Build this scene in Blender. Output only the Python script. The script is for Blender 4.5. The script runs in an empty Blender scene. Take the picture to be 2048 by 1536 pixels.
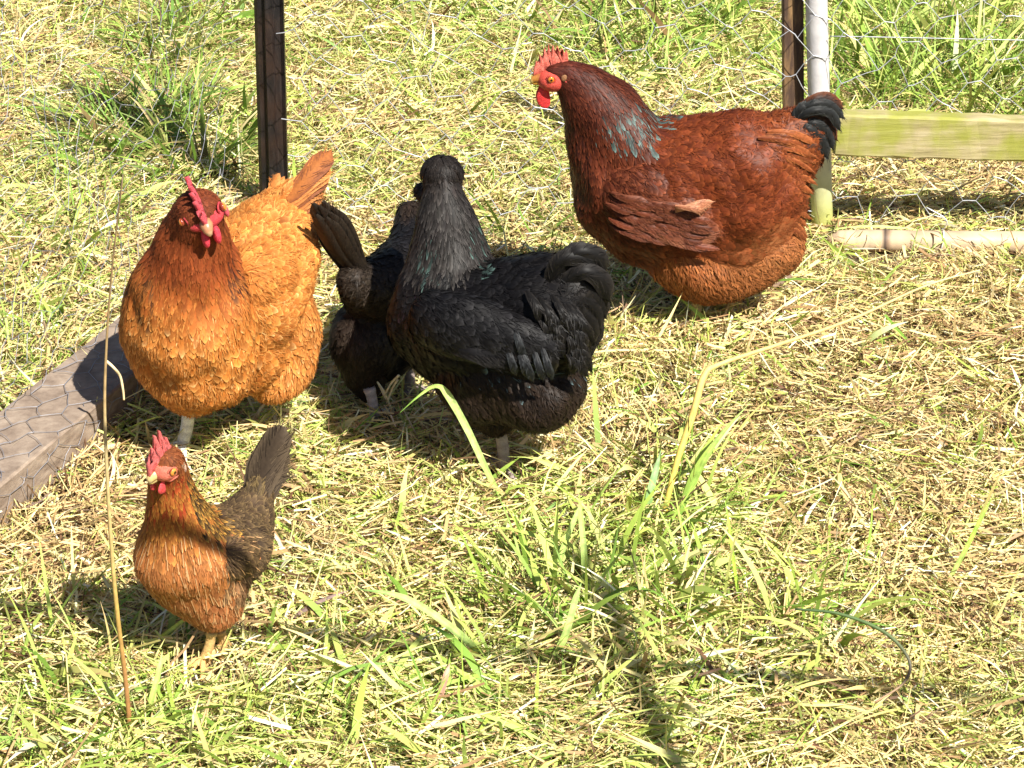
import bpy, bmesh, math, random
import numpy as np
from mathutils import Vector, Matrix
from mathutils.bvhtree import BVHTree

# ------------------------------------------------------------------ camera, sky, sun, exposure
scene = bpy.context.scene
PITCH = math.radians(25.0); HFOV = math.radians(20.0); CAMZ = 1.978
cam_d = bpy.data.cameras.new('camera'); cam = bpy.data.objects.new('camera', cam_d)
scene.collection.objects.link(cam); scene.camera = cam
cam.location = (0, 0, CAMZ); cam.rotation_euler = (math.pi/2 - PITCH, 0, 0)
cam_d.sensor_fit = 'HORIZONTAL'; cam_d.angle = HFOV; cam_d.clip_end = 500

SUN_EL = math.radians(49.0); SUN_AZ = math.radians(36.0)   # sun behind the camera, to its right
sun_dir = Vector((math.sin(SUN_AZ)*math.cos(SUN_EL), -math.cos(SUN_AZ)*math.cos(SUN_EL), math.sin(SUN_EL)))
world = bpy.data.worlds.new('World'); scene.world = world; world.use_nodes = True
wn = world.node_tree.nodes; wl = world.node_tree.links
bg = wn.get('Background'); sky = wn.new('ShaderNodeTexSky'); sky.sky_type = 'NISHITA'; sky.sun_disc = False
sky.sun_elevation = SUN_EL; sky.sun_rotation = math.pi - SUN_AZ
wl.new(sky.outputs[0], bg.inputs[0]); bg.inputs[1].default_value = 0.05
sl = bpy.data.lights.new('sun', 'SUN'); sl.energy = 5.0; sl.angle = math.radians(0.5); sl.color = (1.0, 0.955, 0.87)
so = bpy.data.objects.new('sun', sl); scene.collection.objects.link(so)
so.rotation_euler = sun_dir.to_track_quat('Z', 'Y').to_euler(); so.location = (3, -3, 5)
scene.view_settings.view_transform = 'Standard'; scene.view_settings.look = 'None'
scene.view_settings.exposure = 0.90; scene.view_settings.gamma = 1.0
scene.render.engine = 'CYCLES'

C = scene.collection
rng = np.random.default_rng(7); random.seed(7)

# ------------------------------------------------------------------ where a picture point lies in the world
FPX = 1024/math.tan(HFOV/2)
cp, sp = math.cos(PITCH), math.sin(PITCH)
CAMP = np.array([0, 0, CAMZ]); FW = np.array([0, cp, -sp]); UP = np.array([0, sp, cp]); RT = np.array([1., 0, 0])
def ray(px, py): return RT*(px-1024) + UP*(768-py) + FW*FPX
def G(px, py, z=0.0):
    d = ray(px, py); return CAMP + d*((z-CAMZ)/d[2])
def V(px, py, Y):
    d = ray(px, py); return CAMP + d*(Y/d[1])
def scale_at(p): return FPX/float(np.dot(np.asarray(p)-CAMP, FW))       # pixels per metre
def project(P):
    d = P - CAMP; w = d@FW
    return np.stack([1024 + FPX*(d@RT)/w, 768 - FPX*(d@UP)/w], -1)
def nz(v):
    v = np.asarray(v, float); return v/(np.linalg.norm(v, axis=-1, keepdims=True)+1e-12)

_w = [(rng.uniform(-1, 1, 2), rng.uniform(0, 6.28)) for _ in range(60)]
def noise2(x, y, freq, seed=0, n=7):
    s = 0
    for i in range(n):
        (d, ph) = _w[(seed*7+i) % 60]; d = d/np.linalg.norm(d)
        k = freq*(0.6+0.25*i)
        s = s + np.sin((x*d[0]+y*d[1])*k + ph + 1.3*np.sin((x*d[1]-y*d[0])*k*0.7+ph*2))
    return s/n*1.7
def terrain(x, y): return 0.008*noise2(x, y, 5.0, 1) + 0.004*noise2(x, y, 17.0, 3)

# ------------------------------------------------------------------ object helpers
def tag(o, label=None, cat=None, group=None, kind=None):
    if label: o['label'] = label
    if cat: o['category'] = cat
    if group: o['group'] = group
    if kind: o['kind'] = kind
    return o
def empty(name, loc):
    o = bpy.data.objects.new(name, None); C.objects.link(o); o.location = loc; o.empty_display_size = .05
    bpy.context.view_layer.update(); return o
def world_off(o):
    s = np.zeros(3)
    while o is not None: s += np.array(o.location); o = o.parent
    return s

class MB:
    """collects quads and triangles with a colour per vertex; builds ONE mesh"""
    def __init__(s): s.v = []; s.q = []; s.t = []; s.c = []; s.n = 0
    def add(s, v, q=None, t=None, c=(1, 1, 1)):
        v = np.asarray(v, float).reshape(-1, 3); c = np.asarray(c, float)
        if c.ndim == 1: c = np.tile(c[:3], (len(v), 1))
        s.v.append(v); s.c.append(c[:, :3])
        if q is not None and len(q): s.q.append(np.asarray(q, int).reshape(-1, 4)+s.n)
        if t is not None and len(t): s.t.append(np.asarray(t, int).reshape(-1, 3)+s.n)
        s.n += len(v)
    def build(s, name, mat, parent=None, smooth=True):
        v = np.concatenate(s.v); c = np.concatenate(s.c)
        if parent is not None: v = v - world_off(parent)
        q = np.concatenate(s.q) if s.q else np.zeros((0, 4), int); t = np.concatenate(s.t) if s.t else np.zeros((0, 3), int)
        me = bpy.data.meshes.new(name)
        me.vertices.add(len(v)); me.vertices.foreach_set('co', v.astype(np.float32).ravel())
        nl = len(q)*4+len(t)*3; me.loops.add(nl)
        me.loops.foreach_set('vertex_index', np.concatenate([q.ravel(), t.ravel()]).astype(np.int32))
        me.polygons.add(len(q)+len(t))
        st = np.concatenate([np.arange(len(q))*4, len(q)*4+np.arange(len(t))*3]).astype(np.int32)
        me.polygons.foreach_set('loop_start', st)
        me.update(calc_edges=True)
        me.polygons.foreach_set('use_smooth', np.full(len(q)+len(t), smooth))
        a = me.color_attributes.new('Col', 'FLOAT_COLOR', 'POINT')
        a.data.foreach_set('color', np.concatenate([c, np.ones((len(c), 1))], 1).astype(np.float32).ravel())
        me.materials.append(mat)
        o = bpy.data.objects.new(name, me); C.objects.link(o); o.parent = parent
        return o

def tube(mb, pts, rad, col=(1, 1, 1), sides=8, cap=True, squash=1.0):
    P = np.array(pts, float); n = len(P)
    r = np.array(rad if hasattr(rad, '__len__') else [rad]*n, float)
    col = np.asarray(col, float)
    T = nz(np.gradient(P, axis=0)); u = np.array([0, 0, 1.]) if abs(T[0][2]) < .9 else np.array([1., 0, 0])
    V_ = []
    for i in range(n):
        a = nz(np.cross(T[i], u)); b = np.cross(a, T[i]); u = b
        th = np.arange(sides)/sides*2*math.pi
        V_.append(P[i] + r[i]*(np.cos(th)[:, None]*a + squash*np.sin(th)[:, None]*b))
    v = np.concatenate(V_); q = []
    for i in range(n-1):
        for k in range(sides): q.append((i*sides+k, i*sides+(k+1) % sides, (i+1)*sides+(k+1) % sides, (i+1)*sides+k))
    t = []
    if cap:
        v = np.concatenate([v, P[:1], P[-1:]])
        for k in range(sides):
            t.append((n*sides, (k+1) % sides, k)); t.append((n*sides+1, (n-1)*sides+k, (n-1)*sides+(k+1) % sides))
    c = col
    if col.ndim == 2:
        c = np.repeat(col, sides, 0)
        if cap: c = np.concatenate([c, col[:1], col[-1:]])
    mb.add(v, q, t, c)

def spline(pts, n):
    """Catmull-Rom through the points"""
    P = np.array(pts, float); P = np.concatenate([[2*P[0]-P[1]], P, [2*P[-1]-P[-2]]])
    out = []; m = len(P)-3
    for s in np.linspace(0, m-1e-6, n):
        i = int(s); f = s-i; a, b, c, d = P[i:i+4]
        out.append(.5*((2*b)+(-a+c)*f+(2*a-5*b+4*c-d)*f*f+(-a+3*b-3*c+d)*f**3))
    return np.array(out)

# ------------------------------------------------------------------ materials
def mat_attr(name, rough=.6, spec=.3, sheen=0, trans=0, noise_amt=0, noise_scale=60, bump=0, bump_scale=300, metal=0, coat=0, sss=0):
    m = bpy.data.materials.new(name); m.use_nodes = True; nt = m.node_tree; N = nt.nodes; L = nt.links
    b = N['Principled BSDF']; at = N.new('ShaderNodeVertexColor'); at.layer_name = 'Col'
    src = at.outputs[0]
    if noise_amt:
        tc = N.new('ShaderNodeTexCoord'); no = N.new('ShaderNodeTexNoise'); no.inputs['Scale'].default_value = noise_scale; no.inputs['Detail'].default_value = 5
        L.new(tc.outputs['Object'], no.inputs['Vector'])
        mr = N.new('ShaderNodeMapRange'); mr.inputs[1].default_value = .3; mr.inputs[2].default_value = .7
        mr.inputs[3].default_value = 1-noise_amt; mr.inputs[4].default_value = 1+noise_amt
        L.new(no.outputs['Fac'], mr.inputs[0])
        mx = N.new('ShaderNodeVectorMath'); mx.operation = 'SCALE'; L.new(src, mx.inputs[0]); L.new(mr.outputs[0], mx.inputs['Scale']); src = mx.outputs[0]
    L.new(src, b.inputs['Base Color'])
    b.inputs['Roughness'].default_value = rough; b.inputs['Specular IOR Level'].default_value = spec; b.inputs['Metallic'].default_value = metal
    b.inputs['Coat Weight'].default_value = coat
    if sss: b.inputs['Subsurface Weight'].default_value = sss; b.inputs['Subsurface Radius'].default_value = (.004, .0012, .0008); b.inputs['Subsurface Scale'].default_value = 1
    if sheen: b.inputs['Sheen Weight'].default_value = sheen; b.inputs['Sheen Roughness'].default_value = .4
    if bump:
        tc = N.new('ShaderNodeTexCoord'); no = N.new('ShaderNodeTexNoise'); no.inputs['Scale'].default_value = bump_scale; no.inputs['Detail'].default_value = 4
        L.new(tc.outputs['Object'], no.inputs['Vector'])
        bp = N.new('ShaderNodeBump'); bp.inputs['Strength'].default_value = bump; bp.inputs['Distance'].default_value = .002
        L.new(no.outputs['Fac'], bp.inputs['Height']); L.new(bp.outputs[0], b.inputs['Normal'])
    if trans:
        tr = N.new('ShaderNodeBsdfTranslucent'); mix = N.new('ShaderNodeMixShader'); mix.inputs[0].default_value = trans
        L.new(src, tr.inputs[0]); L.new(b.outputs[0], mix.inputs[1]); L.new(tr.outputs[0], mix.inputs[2])
        L.new(mix.outputs[0], N['Material Output'].inputs[0])
    return m
M_grass = mat_attr('grass_blades', .55, .35, trans=.10)
M_leaf = mat_attr('leaf_blade', .55, .3, trans=.2, noise_amt=.32, noise_scale=90)
M_feather = mat_attr('feather', .68, .16, noise_amt=.16, noise_scale=260)
M_gloss = mat_attr('glossy_feather', .5, .17, noise_amt=.2, noise_scale=260)
M_black = mat_attr('black_feather', .5, .14, noise_amt=.25, noise_scale=200)
M_skin = mat_attr('red_skin', .5, .35, noise_amt=.28, noise_scale=260, bump=1.0, bump_scale=900, sss=.25)
M_horn = mat_attr('beak_horn', .35, .5, noise_amt=.15, noise_scale=300)
M_eye = mat_attr('eye', .08, .6, coat=.8)
M_leg = mat_attr('scaly_leg', .5, .4, noise_amt=.2, noise_scale=500, bump=.8, bump_scale=700)
M_wire = mat_attr('galvanised_wire', .4, .5, metal=.35, noise_amt=.2, noise_scale=80)
M_stem = mat_attr('dry_stem', .55, .35, noise_amt=.2, noise_scale=120)

def mat_wood(name, c1, c2, c3, axis_scale, stain=None, rough=.75, stain_amt=.5):
    m = bpy.data.materials.new(name); m.use_nodes = True; nt = m.node_tree; N = nt.nodes; L = nt.links; b = N['Principled BSDF']
    tc = N.new('ShaderNodeTexCoord'); mp = N.new('ShaderNodeMapping'); mp.inputs['Scale'].default_value = axis_scale
    L.new(tc.outputs['Object'], mp.inputs[0])
    n1 = N.new('ShaderNodeTexNoise'); n1.inputs['Scale'].default_value = 1; n1.inputs['Detail'].default_value = 8; n1.inputs['Roughness'].default_value = .65
    L.new(mp.outputs[0], n1.inputs['Vector'])
    cr = N.new('ShaderNodeValToRGB'); e = cr.color_ramp.elements; e[0].position = .3; e[0].color = (*c1, 1); e[1].position = .7; e[1].color = (*c3, 1)
    x = e.new(.5); x.color = (*c2, 1); L.new(n1.outputs['Fac'], cr.inputs[0]); out = cr.outputs[0]
    if stain:
        n2 = N.new('ShaderNodeTexNoise'); n2.inputs['Scale'].default_value = 16; n2.inputs['Detail'].default_value = 6; L.new(tc.outputs['Object'], n2.inputs['Vector'])
        mr = N.new('ShaderNodeMapRange'); mr.inputs[1].default_value = .42; mr.inputs[2].default_value = .62; mr.inputs[4].default_value = stain_amt; L.new(n2.outputs['Fac'], mr.inputs[0])
        mx = N.new('ShaderNodeMixRGB'); L.new(mr.outputs[0], mx.inputs[0]); L.new(out, mx.inputs[1]); mx.inputs[2].default_value = (*stain, 1); out = mx.outputs[0]
    L.new(out, b.inputs['Base Color']); b.inputs['Roughness'].default_value = rough; b.inputs['Specular IOR Level'].default_value = .25
    bp = N.new('ShaderNodeBump'); bp.inputs['Strength'].default_value = .6; bp.inputs['Distance'].default_value = .003
    L.new(n1.outputs['Fac'], bp.inputs['Height']); L.new(bp.outputs[0], b.inputs['Normal'])
    return m

# ------------------------------------------------------------------ ground sheet
def make_ground():
    xs = np.concatenate([[-150, -40, -10, -4], np.linspace(-2.4, 2.4, 130), [4, 10, 40, 150]])
    ys = np.concatenate([[-60, -10, 0, 1.2], np.linspace(2.2, 8.4, 160), [10, 15, 30, 80, 250]])
    X, Y = np.meshgrid(xs, ys); Z = terrain(X, Y)*((np.abs(X) < 3) & (Y > 2) & (Y < 9))
    v = np.stack([X, Y, Z], -1).reshape(-1, 3); nx = len(xs); q = []
    for j in range(len(ys)-1):
        i = np.arange(nx-1); q.append(np.stack([j*nx+i, j*nx+i+1, (j+1)*nx+i+1, (j+1)*nx+i], -1))
    mb = MB(); mb.add(v, np.concatenate(q), None, (.1, .1, .1))
    m = bpy.data.materials.new('soil_and_thatch'); m.use_nodes = True; N = m.node_tree.nodes; L = m.node_tree.links; b = N['Principled BSDF']
    tc = N.new('ShaderNodeTexCoord'); n1 = N.new('ShaderNodeTexNoise'); n1.inputs['Scale'].default_value = 40; n1.inputs['Detail'].default_value = 8
    L.new(tc.outputs['Object'], n1.inputs['Vector']); cr = N.new('ShaderNodeValToRGB'); e = cr.color_ramp.elements
    e[0].position = .35; e[0].color = (.045, .028, .014, 1); e[1].position = .68; e[1].color = (.16, .115, .05, 1)
    L.new(n1.outputs['Fac'], cr.inputs[0]); L.new(cr.outputs[0], b.inputs['Base Color']); b.inputs['Roughness'].default_value = .95
    bp = N.new('ShaderNodeBump'); bp.inputs['Distance'].default_value = .01; L.new(n1.outputs['Fac'], bp.inputs['Height']); L.new(bp.outputs[0], b.inputs['Normal'])
    o = mb.build('ground', m); tag(o, kind='structure'); return o
make_ground()

# ------------------------------------------------------------------ grass and straw (nobody could count it)
def blades(mb, base, az, el, L, W, bend, twist, col, tipcol=None, seg=3, taper='leaf', zmin=None, sway=0):
    n = len(base); f = np.linspace(0, 1, seg+1)
    e = el[:, None] - bend[:, None]*f[None, :]; a = az[:, None] + np.asarray(sway).reshape(-1, 1)*f[None, :]
    d = np.stack([np.cos(a)*np.cos(e), np.sin(a)*np.cos(e), np.sin(e)], -1)
    st = (d[:, :-1]+d[:, 1:])*.5*(L[:, None, None]/seg)
    P = np.concatenate([np.zeros((n, 1, 3)), np.cumsum(st, 1)], 1) + base[:, None, :]
    if zmin is not None: P[..., 2] = np.maximum(P[..., 2], terrain(P[..., 0], P[..., 1])+zmin)
    side = np.stack([-np.sin(a), np.cos(a), np.zeros_like(a)], -1); up2 = np.cross(side, d)
    s = side*np.cos(twist)[:, None, None] + up2*np.sin(twist)[:, None, None]
    prof = {'leaf': np.array([.55, 1, .8, .08] if seg == 3 else np.interp(f, [0, .2, .6, 1], [.5, 1, .85, .05])), 'straw': np.ones(seg+1)*1.0}[taper]
    w = W[:, None]*prof[None, :]*.5
    A = P - s*w[..., None]; B = P + s*w[..., None]
    v = np.stack([A, B], 2).reshape(-1, 3)
    k = np.arange(seg)*2; q1 = np.stack([k, k+1, k+3, k+2], -1); q = (np.arange(n)*(2*(seg+1)))[:, None, None] + q1[None]
    if tipcol is None: tipcol = col
    cc = col[:, None, :]*(1-f)[None, :, None] + tipcol[:, None, :]*f[None, :, None]
    mb.add(v, q.reshape(-1, 4), None, np.repeat(cc.reshape(-1, 3), 2, 0))

PAL = np.array([[.78, .67, .30], [.68, .50, .22], [.44, .28, .13], [.58, .63, .17], [.36, .48, .08], [.17, .29, .04], [.88, .82, .56], [.15, .08, .04]])
def pick(n, wts):
    w = np.array(wts, float); w /= w.sum(); i = rng.choice(len(PAL), n, p=w)
    return PAL[i]*rng.uniform(.8, 1.18, (n, 1))*rng.uniform(.94, 1.06, (n, 3))

def in_view(x, y, m):
    half = y*0.187+0.02+m; return (np.abs(x) < half) & (y > 3.0-m) & (y < 6.45+m)
def blob(pp, cx, cy, rx, ry): return np.exp(-(((pp[:, 0]-cx)/rx)**2+((pp[:, 1]-cy)/ry)**2))

CANE_Y = G(1800, 516)[1]+.016; CANE_X = G(1690, 500)[0]
FEET = [G(*q) for q in ((366, 908), (408, 1338), (1008, 955), (748, 848), (446, 1312))]
def scatter(n, tall=False):
    x = rng.uniform(-1.75, 1.75, n); y = rng.uniform(2.6, 7.9, n)
    clear = (y-CANE_Y < .024) & (y-CANE_Y > -.05) & (x > CANE_X)
    keep = in_view(x, y, .12) | (in_view(x, y, .5) & (rng.random(n) < .45)) | (rng.random(n) < .15)
    
    for f_ in FEET:
        near = (np.abs(x-f_[0]) < .026) & (y > f_[1]-(.13 if tall else .07)) & (y < f_[1]+.03); keep &= ~(near & (rng.random(len(x)) < (.97 if tall else .55)))
    keep &= ~clear; x = x[keep]; y = y[keep]; return x, y, project(np.stack([x, y, 0*x], -1))

def greenness(x, y, pp):
    g = .36 + .32*noise2(x, y, 6.5, 2) + .16*noise2(x, y, 21., 4)
    g += .25*blob(pp, 300, 1450, 700, 190) + .3*blob(pp, 1250, 1150, 330, 260) + .45*blob(pp, 1850, 90, 420, 170)
    g += .25*blob(pp, 330, 200, 160, 170) + .38*blob(pp, 1150, 40, 600, 150) + .12*blob(pp, 100, 450, 200, 250)
    g -= .75*blob(pp, 130, 1080, 210, 110) + .35*blob(pp, 1700, 800, 420, 210) + .3*blob(pp, 1800, 420, 300, 90)+.3*blob(pp, 1950, 1150, 180, 160)+.25*blob(pp, 1000, 900, 300, 80)
    return np.clip(g, .02, .98)

def make_mat():
    mb = MB()
    # lying straw
    x, y, pp = scatter(520000); n = len(x); g = greenness(x, y, pp)
    isg = rng.random(n) < g*.62
    col = np.where(isg[:, None], pick(n, [2, .8, .3, 6, 3.4, 1.8, .8, .5]), pick(n, [6.5, 6, 3.8, 1.6, .2, 0, 2.0, 2.0]))
    brown = blob(pp, 130, 1080, 230, 120)+.7*blob(pp, 1700, 780, 420, 200)+.5*blob(pp, 1900, 400, 260, 80)
    col = np.where((rng.random(n) < np.clip(brown, 0, .9)*.55)[:, None], pick(n, [2.5, 4.5, 5, 0, 0, 0, .5, 2]), col)
    L = rng.lognormal(math.log(.033), .48, n).clip(.01, .12); W = rng.lognormal(math.log(.0018), .42, n).clip(.0007, .0060)
    z = terrain(x, y) + rng.random(n)**1.5*.034 + .002
    az = rng.uniform(0, 2*math.pi, n) + .0
    pref = noise2(x, y, 9., 5)*2.2; m = rng.random(n) < .5; az = np.where(m, pref + rng.normal(0, .5, n), az)
    blades(mb, np.stack([x, y, z], -1), az, rng.normal(.06, .2, n), L, W, rng.normal(.15, .35, n), rng.uniform(-1.1, 1.1, n), col, seg=2, taper='straw', zmin=.002)
    # upright short blades
    x, y, pp = scatter(190000, True); n = len(x); g = greenness(x, y, pp); k = rng.random(n) < (.25+.9*g); x, y, pp, g = x[k], y[k], pp[k], g[k]; n = len(x)
    isg = rng.random(n) < .25+.75*g
    col = np.where(isg[:, None], pick(n, [1, 0, 0, 5.5, 5.5, 3.0, .4, 0]), pick(n, [4, 4, 2.5, 3, 1, 0, 1.5, .4]))
    L = rng.lognormal(math.log(.038), .45, n).clip(.012, .12); W = rng.lognormal(math.log(.0024), .4, n).clip(.001, .0065)
    z = terrain(x, y)+.002
    el = rng.normal(.75, .38, n).clip(.05, 1.5)
    blades(mb, np.stack([x, y, z], -1), rng.uniform(0, 6.283, n), el, L, W, rng.uniform(-.2, 1.3, n), rng.uniform(-1.3, 1.3, n), col, col*.5+.5*pick(n, [4, 2, 0, 3, 1, 0, 1, 0]), seg=3, zmin=.002, sway=rng.normal(0, .4, n))
    tag(mb.build('straw_and_short_grass', M_grass), 'mat of pale cut straw and short green grass covering the ground', 'grass', kind='stuff')
make_mat()

# longer tufts: (px, py, count, length, spread in m, upright 0..1, green weights kind)
TUFTS = [
 (1450,1250,34,.17,.08,.55,'g'),(1560,1140,26,.15,.08,.5,'y'),(1300,1440,34,.16,.1,.5,'g'),(1480,1500,34,.16,.1,.45,'y'),(1020,1400,34,.16,.1,.5,'g'),(1880,1440,34,.18,.12,.25,'s'),(1990,1480,30,.18,.12,.2,'s'),(1640,1430,34,.17,.1,.4,'s'),
 (1760,1330,30,.18,.1,.35,'y'),(820,1220,30,.15,.1,.4,'y'),(1120,1080,30,.15,.08,.6,'y'),(1230,1000,30,.15,.08,.6,'g'),(1350,1060,36,.17,.06,.8,'g'),(1310,960,22,.14,.05,.8,'g'),(1900,1120,22,.15,.08,.5,'y'),(420,1400,30,.14,.1,.4,'y'),(830,1420,34,.17,.1,.35,'y'),(620,1290,30,.15,.09,.35,'y'),
 (1260,1190,50,.17,.07,.8,'g'),(1130,1240,44,.16,.07,.7,'g'),(1380,1190,42,.17,.07,.75,'g'),(1200,1330,44,.15,.09,.6,'g'),(1050,1180,36,.15,.06,.7,'g'),(1330,1300,40,.15,.06,.7,'s'),
 (900,1300,46,.15,.10,.4,'g'),(760,1330,40,.14,.09,.35,'g'),(640,1420,40,.16,.09,.35,'y'),(520,1480,46,.15,.1,.5,'g'),(350,1480,50,.16,.1,.6,'g'),(150,1440,55,.17,.1,.6,'g'),
 (60,1330,34,.16,.08,.6,'g'),(250,1560,46,.17,.1,.6,'g'),(50,1540,46,.17,.1,.6,'g'),(700,1530,46,.15,.12,.5,'g'),(950,1470,50,.15,.12,.45,'g'),(1150,1500,50,.15,.12,.45,'g'),
 (1620,1290,50,.17,.06,.6,'g'),(1500,1400,44,.15,.09,.4,'g'),(1800,1500,40,.15,.1,.35,'y'),(1700,1180,30,.14,.08,.4,'g'),(1950,1350,50,.16,.1,.15,'s'),(1900,1260,40,.16,.1,.12,'s'),
 (480,1330,30,.11,.06,.5,'g'),(580,1180,34,.12,.08,.4,'g'),(640,1080,30,.12,.08,.4,'g'),(820,1080,30,.12,.08,.4,'g'),(700,960,30,.11,.08,.35,'g'),(950,1050,30,.11,.08,.35,'g'),
 (1240,640,30,.10,.06,.5,'y'),(1480,660,36,.11,.08,.5,'g'),(1640,700,36,.12,.08,.4,'g'),(1350,760,30,.10,.08,.4,'y'),(1500,960,36,.12,.1,.4,'g'),(1850,960,30,.12,.1,.4,'g'),(1400,900,30,.13,.07,.6,'g'),
 (1700,130,70,.24,.12,.8,'g'),(1820,40,80,.26,.12,.8,'g'),(1960,30,80,.26,.12,.8,'g'),(1540,40,50,.2,.1,.75,'g'),(1900,170,70,.24,.12,.7,'d'),(1700,230,70,.22,.10,.75,'g'),(1800,180,80,.24,.11,.75,'g'),(1920,230,90,.26,.12,.75,'g'),(2010,160,90,.26,.12,.8,'g'),(1880,80,90,.26,.12,.8,'g'),(1740,60,70,.22,.12,.8,'g'),(2040,260,60,.22,.10,.7,'g'),(1660,300,40,.15,.08,.7,'g'),
 (1480,110,60,.18,.1,.7,'g'),(1380,60,60,.18,.1,.7,'g'),(1300,130,56,.17,.1,.7,'g'),(1220,60,56,.17,.1,.7,'g'),(1130,40,50,.16,.1,.6,'g'),(1420,190,36,.13,.08,.6,'y'),(1000,90,40,.14,.1,.5,'y'),(860,100,40,.14,.1,.5,'g'),(700,60,40,.13,.1,.5,'y'),
 (1100,130,50,.15,.1,.65,'g'),(940,30,50,.16,.1,.65,'g'),(1250,160,50,.15,.1,.65,'d'),(1030,50,50,.17,.1,.65,'g'),(1320,60,50,.18,.1,.7,'d'),(1180,100,50,.15,.09,.65,'d'),(800,20,40,.15,.1,.6,'g'),(1340,200,40,.12,.08,.6,'g'),
 (250,290,120,.18,.09,.62,'d'),(330,230,120,.18,.09,.62,'d'),(400,340,110,.17,.07,.62,'d'),(340,110,100,.17,.09,.65,'d'),(410,60,80,.16,.09,.65,'d'),(200,330,60,.14,.08,.6,'d'),(420,260,80,.15,.08,.6,'d'),
 (90,500,50,.16,.1,.7,'g'),(180,430,40,.15,.1,.6,'g'),(40,640,40,.15,.1,.6,'g'),(120,700,36,.13,.08,.5,'g'),(60,300,36,.12,.1,.5,'y'),(100,120,36,.12,.1,.5,'y'),(1060,470,44,.11,.09,.6,'d'),(1160,450,36,.10,.08,.6,'d'),(1000,400,30,.10,.08,.5,'g'),
 (690,420,26,.10,.06,.5,'y'),(750,300,36,.13,.1,.4,'y'),(880,230,40,.13,.1,.4,'g'),(1060,280,40,.12,.1,.4,'y'),(620,250,30,.12,.08,.5,'g'),
 (1700,380,50,.13,.08,.4,'s'),(1800,400,60,.14,.1,.35,'s'),(1950,400,60,.14,.1,.35,'s'),(1760,560,40,.12,.1,.35,'g'),(1950,580,40,.12,.1,.35,'y'),(1600,560,30,.1,.06,.45,'s'),
 (560,840,22,.10,.05,.6,'s'),(480,880,22,.10,.05,.5,'s'),(640,860,24,.10,.05,.5,'s'),(840,900,24,.10,.06,.4,'s'),(1050,880,24,.11,.04,.7,'s'),(250,860,24,.09,.04,.6,'s'),(1100,930,24,.1,.06,.4,'y'),(1200,740,24,.09,.06,.4,'g'),
]
KW = {'g': ([0, 0, 0, 2.2, 5, 6.5, .1, 0], [1, 1, 0, 4, 4, 2.5, .3, 0]), 'd': ([0, .2, .4, 0, .6, 8, 0, 3], [.3, .6, .5, .4, 1.5, 6, 0, 1]),
      'y': ([2, 1, .3, 5, 3, .6, .5, 0], [3, 2, .5, 4, 1, 0, .6, 0]), 's': ([5, 4, 1.5, 1.5, .3, 0, 2, .4], [5, 4, 1.5, 1, .2, 0, 2, .2])}
def make_tufts():
    mb = MB()
    for (px, py, cnt, ln, sprd, upr, kd) in TUFTS:
        c0 = G(px, py); n = int(cnt*(2.2 if kd == 'd' else 1.25))
        r = rng.normal(0, 1, (n, 2))*sprd*.6; b = np.stack([c0[0]+r[:, 0], c0[1]+r[:, 1]*1.3, np.zeros(n)], -1); b[:, 2] = terrain(b[:, 0], b[:, 1])
        az = np.arctan2(r[:, 1], r[:, 0])+rng.normal(0, .8, n); el = (upr*1.45+rng.normal(0, .22, n)).clip(.1, 1.5)
        L = ln*rng.uniform(.45, 1.1, n); W = rng.lognormal(math.log(.0052 if (kd == 'g' and py > 900) else .0042), .48, n).clip(.0016, .014)
        for f_ in FEET:
            nr = (np.abs(b[:, 0]-f_[0]) < .03) & (b[:, 1] > f_[1]-.16) & (b[:, 1] < f_[1]+.03); L = np.where(nr, .02, L)
        blades(mb, b, az, el, L, W, rng.uniform(.1, 1.9, n), rng.uniform(-1.2, 1.2, n), pick(n, KW[kd][0]), pick(n, KW[kd][1]), seg=6, zmin=.004, sway=rng.normal(0, .35, n))
    # loose longer blades lying on top of the mat everywhere
    x, y, pp = scatter(7000, True); n = len(x); g = greenness(x, y, pp)
    isg = rng.random(n) < g*.9
    col = np.where(isg[:, None], pick(n, [1, 0, 0, 5, 6, 2.4, .4, 0]), pick(n, [4, 3, 2, 1.5, 0, 0, 2.5, .4]))
    blades(mb, np.stack([x, y, terrain(x, y)+rng.uniform(.01, .028, n)], -1), rng.uniform(0, 6.283, n), rng.normal(.22, .22, n), rng.lognormal(math.log(.085), .4, n).clip(.03, .2), rng.lognormal(math.log(.0040), .45, n).clip(.0015, .010), rng.normal(.4, .4, n), rng.uniform(-.9, .9, n), col, seg=5, zmin=.006, sway=rng.normal(0, .5, n))
    tag(mb.build('long_grass', M_grass), 'longer green and yellowing grass blades growing in tufts through the straw', 'grass', kind='stuff')
make_tufts()

# ------------------------------------------------------------------ timber, posts, poles
def prism(mb, prof, A, B, U, Sd, col=(1, 1, 1), rings=2, jitter=0):
    """profile polygon (s,u) swept from A to B"""
    A, B = np.asarray(A, float), np.asarray(B, float); m = len(prof); vs = []
    for i in range(rings):
        f = i/(rings-1); c = A+(B-A)*f
        for (s, u) in prof:
            vs.append(c + Sd*s + U*u + rng.normal(0, 1, 3)*jitter)
    q = []
    for i in range(rings-1):
        for k in range(m): q.append((i*m+k, i*m+(k+1) % m, (i+1)*m+(k+1) % m, (i+1)*m+k))
    mb.add(vs, q, None, col)
    for e in (0, rings-1):
        ctr = np.mean(vs[e*m:(e+1)*m], 0); vv = np.concatenate([[ctr], vs[e*m:(e+1)*m]])
        mb.add(vv, None, [(0, 1+(k+1) % m, 1+k) if e == 0 else (0, 1+k, 1+(k+1) % m) for k in range(m)], col)
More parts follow.
